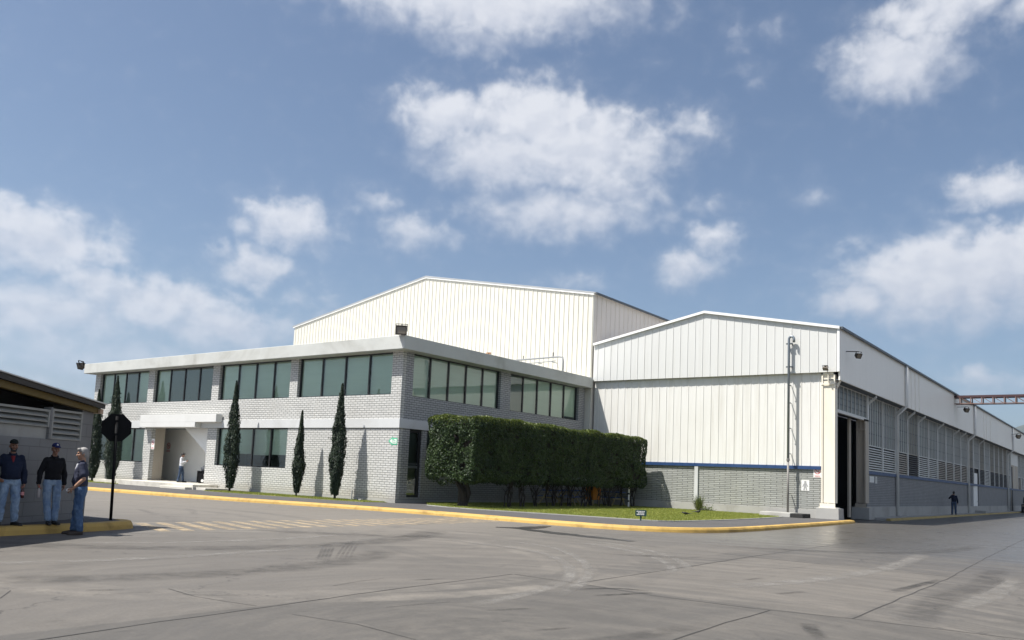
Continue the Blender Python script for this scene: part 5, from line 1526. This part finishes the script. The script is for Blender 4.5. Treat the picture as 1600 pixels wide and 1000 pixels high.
def person(loc, face, H, g, label, pose, shirt, trousers, shoes, skin='skin', sleeve='long', hair=None, cap=None, beard=False, belly=0.0, head=(0, 0), under=None, name='person'):
    t = thing(name, label, 'person', loc)
    th = math.atan2(face[0], -face[1])
    t.rotation_euler = (0, 0, th)
    s = H / 1.75
    S = Matrix.Scale(s, 4)
    piv = Vector((0, .01, 1.52)) + Vector(pose.get('lean', (0, 0, 0)))
    HR = Matrix.Translation(piv) @ Matrix.Rotation(head[0], 4, 'Z') @ Matrix.Rotation(head[1], 4, 'X') @ Matrix.Translation(-piv)
    hd = Vector(pose.get('lean', (0, 0, 0)))
    def hm(hs):
        return [[(HR @ (Vector(c) + hd), r) for c, r in h] for h in hs]
    A, Lg = pose['arms'], pose['legs']
    hipc = Vector(pose.get('hip', (0, 0, 0)))
    sh = {k: Vector((x * (.155 + .03 * (g - 1)), .012, 1.395)) + hd for k, x in (('L', 1), ('R', -1))}
    hp_ = {k: Vector((x * .092, .0, .93)) + hipc for k, x in (('L', 1), ('R', -1))}
    chest = Vector((0, .0, 1.29)) + hd; waist = Vector((0, -.01 - belly * .4, 1.07)) + hd * .5 + hipc * .5
    pel = Vector((0, 0, .94)) + hipc
    bh = hm([[((0, .012, 1.655), (.073, .092, .100))], [((0, .03, 1.64), (.068, .07, .08)), ((0, -.025, 1.60), (.060, .062, .058))],
             [((0, -.03, 1.60), (.056, .055, .05)), ((0, -.058, 1.542), (.032, .026, .026))],
             [((0, -.086, 1.642), .009), ((0, -.108, 1.612), (.016, .014, .012)), ((0, -.085, 1.604), (.016, .01, .01))],
             [((-.030, -.080, 1.668), (.022, .014, .009)), ((.030, -.080, 1.668), (.022, .014, .009))],
             [((-.045, -.066, 1.615), .022)], [((.045, -.066, 1.615), .022)],
             [((-.076, .018, 1.625), (.010, .020, .030))], [((.076, .018, 1.625), (.010, .020, .030))],
             [((0, -.076, 1.575), (.026, .014, .010))]])
    bh += [[(Vector((0, .015, 1.43)) + hd, (.058, .055, .05)), (HR @ (Vector((0, .012, 1.56)) + hd), .052)]]
    bh += [[(pel, (.14, .095, .09)), (waist, (.125, .09, .08))], [(waist, (.125, .09, .08)), (chest, (.145, .095, .1))], [(chest, (.13, .09, .08)), (sh['L'], .045), (sh['R'], .045)]]
    for k, x in (('L', 1), ('R', -1)):
        e, w, d, pn, curl = A[k]
        e, w = Vector(e) + hd, Vector(w) + hd
        bh += [[(sh[k], .050), (e, .040)], [(e, .040), (e + (w - e) * .35, .041)], [(e + (w - e) * .35, .041), (w, .026)]] + hand(w, d, pn, curl, x)
        kn, an, fd = Lg[k]
        bh += [[(hp_[k], .075), (kn, .052)], [(kn, .05), (an, .036)]]
    solid('body', bh, skin, t, .0072, 4, S)
    # shirt
    q = g
    sh_h = [[(pel + Vector((0, -.005 - belly * .5, .045)), (.165 * q, .115 * q + belly * .4, .05)), (waist, (.158 * q, .118 * q + belly, .09))],
            [(waist, (.158 * q, .118 * q + belly, .09)), (chest, (.175 * q, .120 * q, .10))],
            [(chest, (.165 * q, .118 * q, .08)), (sh['L'] + Vector((-.02, 0, -.012)), .058), (sh['R'] + Vector((.02, 0, -.012)), .058)],
            [(sh['L'] + Vector((-.05, 0, -.005)), .050), (sh['R'] + Vector((.05, 0, -.005)), .050), (Vector((0, .015, 1.455)) + hd, (.064, .060, .03))]]
    for k in 'LR':
        e, w = Vector(A[k][0]) + hd, Vector(A[k][1]) + hd
        if sleeve == 'long':
            sh_h += [[(sh[k], .060 * q), (e, .054 * q)], [(e, .056 * q), (e + (w - e) * .9, .043 * q)], [(e + (w - e) * .86, .046 * q), (e + (w - e) * .93, .046 * q)]]
        else:
            sh_h += [[(sh[k], .061 * q), (sh[k] + (e - sh[k]) * .72, .066 * q)]]
    solid('shirt', sh_h, shirt, t, .010, 3, S, .012)
    if sleeve == 'long' or under:
        cl = [[(Vector((-.055, -.035, 1.475)) + hd, .018), (Vector((-.01, -.078, 1.435)) + hd, .016)], [(Vector((.055, -.035, 1.475)) + hd, .018), (Vector((.01, -.078, 1.435)) + hd, .016)], [(Vector((-.055, .03, 1.495)) + hd, .018), (Vector((.055, .03, 1.495)) + hd, .018)],
              [(Vector((-.058, .03, 1.495)) + hd, .017), (Vector((-.058, -.035, 1.478)) + hd, .017)], [(Vector((.058, .03, 1.495)) + hd, .017), (Vector((.058, -.035, 1.478)) + hd, .017)]]
        solid('collar', cl, shirt, t, .008, 2, S)
    if under:
        solid('undershirt', [[(chest + Vector((0, -.085 * q, .02)), (.022, .04, .05)), (chest + Vector((0, -.055, .14)), (.042, .04, .02))]], under, t, .008, 2, S)
    # trousers
    tr = [[(pel + Vector((0, 0, .03)), (.155 * q, .108 * q, .04)), (pel + Vector((0, .005, -.07)), (.158 * q, .115 * q, .05))]]
    for k in 'LR':
        kn, an, fd = (Vector(v) for v in Lg[k])
        tr += [[(hp_[k] + Vector((0, 0, -.03)), (.088 * q, .102 * q, .09)), (kn, (.068 * q, .074 * q, .06))], [(kn, (.068 * q, .074 * q, .06)), (an + Vector((0, .008, .0)), (.060, .070, .03))]]
    solid('trousers', tr, trousers, t, .010, 3, S, .015)
    solid('belt', [[(pel + Vector((0, -.002, .052)), (.160 * q, .113 * q, .012)), (pel + Vector((0, -.002, .066)), (.160 * q, .113 * q, .012))]], 'leather_belt', t, .009, 1, S)
    for k in 'LR':
        kn, an, fd = (Vector(v) for v in Lg[k])
        fd = fd.normalized(); an0 = Vector((an.x, an.y, 0)); zz = an.z - .095
        b0 = an0 + Vector((0, 0, zz))
        hs = [[(b0 - fd * .035 + Vector((0, 0, .045)), (.042, .046, .044)), (b0 + fd * .075 + Vector((0, 0, .042)), (.045, .045, .040)), (b0 + fd * .175 + Vector((0, 0, .030)), (.043, .043, .028))],
              [(b0 + Vector((0, 0, .05)), (.045, .045, .04)), (b0 + Vector((0, 0, .10)), (.044, .046, .03))],
              [(b0 - fd * .05 + Vector((0, 0, .012)), (.046, .04, .012)), (b0 + fd * .18 + Vector((0, 0, .012)), (.05, .046, .012))]]
        solid('shoe', hs, shoes, t, .009, 2, S)
    for x in (-1, 1):
        solid('eye', hm([[((x * .031, -.079, 1.648), (.013, .008, .006))]]), 'eye_dark', t, .004, 1, S)
    solid('lips', hm([[((-.018, -.089, 1.574), (.008, .004, .006)), ((.018, -.089, 1.574), (.008, .004, .006))]]), 'lip', t, .004, 1, S)
    if hair:
        solid('hair', hm([[((0, .025, 1.690), (.080, .098, .082))], [((0, .055, 1.63), (.072, .068, .085))], [((-.070, .012, 1.66), (.014, .036, .05))], [((.070, .012, 1.66), (.014, .036, .05))], [((-.04, -.055, 1.735), .028), ((.045, -.055, 1.735), .028)]]), hair, t, .009, 2, S, .008)
    if beard:
        solid('beard', hm([[((-.058, -.030, 1.60), (.012, .03, .03)), ((-.03, -.062, 1.545), (.022, .026, .022))], [((.058, -.030, 1.60), (.012, .03, .03)), ((.03, -.062, 1.545), (.022, .026, .022))], [((-.03, -.064, 1.542), .026), ((.03, -.064, 1.542), .026)], [((-.028, -.093, 1.592), .008), ((.028, -.093, 1.592), .008)]]), 'hair_black', t, .007, 2, S)
    if cap:
        solid('hair', hm([[((0, .05, 1.64), (.070, .066, .055))], [((-.069, .02, 1.645), (.012, .03, .03))], [((.069, .02, 1.645), (.012, .03, .03))]]), 'hair_black', t, .008, 2, S)
        c = solid('cap', hm([[((0, .014, 1.70), (.084, .103, .022)), ((0, .012, 1.725), (.080, .096, .060))], [((-.055, -.085, 1.700), (.02, .02, .008)), ((.055, -.085, 1.700), (.02, .02, .008)), ((-.035, -.150, 1.690), (.02, .02, .007)), ((.035, -.150, 1.690), (.02, .02, .007))]]), cap[0], t, .007, 2, S)
        if cap[1]:
            solid('cap_emblem', hm([[((-.010, -.088, 1.752), (.006, .010, .018))], [((.006, -.088, 1.748), (.005, .010, .020)), ((.012, -.088, 1.732), (.005, .010, .006))], [((-.014, -.089, 1.735), (.006, .009, .005)), ((.016, -.089, 1.735), (.006, .009, .005))]]), cap[1], c, .004, 1, S)
    return t
def bottle(loc, label, glassm, lab, lean=(0, 0)):
    t = thing('bottle', label, 'bottle', loc)
    m = MB(); m.lathe((0, 0, 0), [(.028, 0), (.032, .006), (.032, .125), (.028, .15), (.014, .19), (.0125, .215)], 14); o = m.build('bottle', glassm, None, smooth=True); o.parent = t
    m = MB(); m.lathe((0, 0, 0), [(.0328, .055), (.0328, .118)], 14); o = m.build('label', lab, None); o.parent = t
    m = MB(); m.lathe((0, 0, 0), [(.0145, .205), (.0145, .228)], 12); o = m.build('cap', 'sign_red', None); o.parent = t
    t.rotation_euler = (lean[0], lean[1], 0)
    return t

D = (0, -.08, -1)
person((-17.54, 7.33, .165), (.93, -.22), 1.63, 1.12, 'bearded man in black cap, navy shirt and pale jeans standing against the hut', dict(
    arms=dict(R=((-.31, .07, 1.15), (-.265, -.13, .99), (.55, -.45, -.6), (.8, .5, .2), .45), L=((.235, .04, 1.13), (.255, -.02, .885), D, (-1, -.1, 0), .75)),
    legs=dict(L=((.125, -.03, .50), (.145, .0, .095), (.55, -.85, 0)), R=((-.12, -.03, .50), (-.13, .01, .095), (-.15, -1, 0)))),
    'cloth_navy', 'denim_pale', 'shoe_black', 'skin_tan', cap=('cap_black', None), beard=True, belly=.035, under='cloth_red')
person((-17.68, 8.20, .165), (.95, -.16), 1.61, 1.02, 'man in navy cap, black long sleeved top and pale jeans leaning on the hut wall', dict(
    hip=(0, .05, 0), lean=(0, .06, 0),
    arms=dict(R=((-.255, .02, 1.12), (-.285, -.06, .88), D, (1, -.1, 0), .7), L=((.235, .05, 1.12), (.24, -.01, .875), D, (-1, -.1, 0), .4)),
    legs=dict(L=((.098, -.02, .50), (.075, -.09, .095), (.22, -1, 0)), R=((-.098, -.03, .50), (-.055, -.12, .095), (-.1, -1, 0)))),
    'cloth_black', 'denim_pale', 'shoe_black', 'skin_tan', cap=('cap_navy', 'sign_white'), head=(.05, .08))
person((-17.02, 8.47, 0), (-.55, -.83), 1.71, 1.02, 'grey haired man in dark blue T-shirt and jeans standing on the road', dict(
    hip=(0, -.02, 0), lean=(0, -.045, 0),
    arms=dict(L=((.245, .09, 1.13), (.23, -.10, .93), (-.25, -.85, -.45), (-.8, .1, -.3), .6), R=((-.245, .07, 1.15), (-.25, -.10, .96), (.2, -.8, -.5), (.8, 0, -.3), .5)),
    legs=dict(L=((.11, -.02, .50), (.11, .03, .095), (.2, -1, 0)), R=((-.10, -.07, .50), (-.10, -.10, .095), (-.1, -1, 0)))),
    'cloth_slate', 'denim_blue', 'shoe_brown', 'skin', sleeve='short', hair='hair_grey', belly=.03, head=(.25, .12), under='cloth_white')
person((-43.9, 27.35, .42), (.62, .50), 1.66, .95, 'dark haired man in white shirt and jeans looking down at a phone in the porch', dict(
    arms=dict(L=((.235, -.06, 1.16), (.085, -.27, 1.25), (-.35, -.75, .45), (-.5, .2, .7), .5), R=((-.235, -.06, 1.16), (-.085, -.27, 1.24), (.35, -.75, .45), (.5, .2, .7), .5)),
    legs=dict(L=((.10, -.08, .50), (.11, -.12, .095), (.1, -1, 0)), R=((-.10, .03, .50), (-.10, .10, .095), (-.1, -1, 0)))),
    'cloth_white', 'denim_dark', 'shoe_black', 'skin', hair='hair_black', head=(0, .42))
person((-11.78, 72.4, .13), (-.15, 1), 1.76, 1.08, 'man in dark navy jacket and jeans seen from behind beside the long brick wall', dict(
    arms=dict(L=((.30, -.12, 1.22), (.13, -.13, 1.44), (-.3, .2, .9), (-.9, .2, .1), .5), R=((-.24, .03, 1.13), (-.26, -.03, .89), D, (1, -.1, 0), .5)),
    legs=dict(L=((.105, -.01, .50), (.12, .02, .095), (.25, -1, 0)), R=((-.105, -.02, .50), (-.12, -.02, .095), (-.25, -1, 0)))),
    'cloth_navy', 'denim_dark', 'shoe_black', 'skin_tan', hair='hair_black')
def at_person(loc, face, H, p):
    th = math.atan2(face[0], -face[1]); q = Matrix.Rotation(th, 3, 'Z') @ (Vector(p) * (H / 1.75))
    return (loc[0] + q.x, loc[1] + q.y, loc[2] + q.z)
q = at_person((-17.54, 7.33, .165), (.93, -.22), 1.63, (.240, -.035, .80)); bottle((q[0], q[1], q[2] - .215), 'dark soft drink bottle with pink label in the bearded man\'s hand', 'cola', 'label_pink')
q = at_person((-17.68, 8.20, .165), (.95, -.16), 1.61, (-.268, -.022, .80)); bottle((q[0], q[1], q[2] - .205), 'small clear bottle in the hand of the man in the navy cap', 'bottle_clear', 'bottle_clear')
q = at_person((-17.02, 8.47, 0), (-.55, -.83), 1.71, (.185, -.21, .89))
t = thing('paper_cup', 'crushed white paper cup in the hand of the grey haired man', 'cup', q)
m = MB(); m.lathe((0, 0, -.05), [(.024, 0), (.034, .085), (.036, .092), (.032, .092), (.023, .008)], 14); o = m.build('cup', 'white_paint', None, smooth=True); o.parent = t
t.rotation_euler = (R(65), 0, R(30))
q = at_person((-43.9, 27.35, .42), (.62, .50), 1.66, (0, -.36, 1.31))
t = thing('phone', 'dark phone in the hands of the man in the white shirt', 'phone', q)
m = MB(); m.box(-.036, .036, -.075, .075, -.005, .005); o = m.build('phone', 'black_metal', None, bevel=.003); o.parent = t
t.rotation_euler = (R(35), 0, math.atan2(.62, -.50))

# two black birds on the lawn
def bird(loc, yaw, label, up):
    t = thing('bird', label, 'bird', loc, 'birds on the lawn')
    t.rotation_euler = (0, 0, yaw)
    b = [[((0, 0, .12), (.055, .07, .055)), ((0, .09, .115), (.035, .05, .035))], [((0, -.06, .135), (.04, .04, .045)), ((0, -.10, .175 + up), .026)], [((0, -.115, .185 + up), (.030, .034, .030))],
         [((0, -.14, .183 + up), .010), ((0, -.185, .176 + up), .004)], [((0, .12, .115), (.03, .03, .018)), ((0, .30, .105 - up * .3), (.032, .02, .006))],
         [((-.022, 0, .08), .007), ((-.022, -.01, .006), .006)], [((.022, 0, .08), .007), ((.022, -.01, .006), .006)], [((-.022, -.04, .006), .005), ((-.022, .02, .006), .005)], [((.022, -.04, .006), .005), ((.022, .02, .006), .005)]]
    solid('body', b, 'bird_black', t, .0055, 2)
    for s in (-1, 1): solid('wing', [[((s * .052, -.03, .135), (.010, .035, .035)), ((s * .035, .15, .115), (.008, .04, .014))]], 'bird_black', t, .006, 1)
bird((-15.95, 34.0, .165), R(-60), 'black bird bent forward on the lawn, the nearer of two', -.03)
bird((-16.85, 37.3, .165), R(110), 'black bird with head raised on the lawn near the shrub', .05)

# ------------------------------------------------------------------ haze over the plain
def haze():
    m = MB(); m.box(-5600, 5600, -5600, 5600, -3, 620)
    o = m.build('haze', 'concrete')
    mt = bpy.data.materials.new('haze'); mt.use_nodes = True
    nt = mt.node_tree; nt.nodes.clear()
    v = nt.nodes.new('ShaderNodeVolumePrincipled')
    v.inputs['Color'].default_value = (.60, .78, 1.0, 1)
    v.inputs['Density'].default_value = .00009
    v.inputs['Anisotropy'].default_value = .2
    ou = nt.nodes.new('ShaderNodeOutputMaterial'); nt.links.new(v.outputs[0], ou.inputs['Volume'])
    o.data.materials[0] = mt
    o['kind'] = 'stuff'
haze()
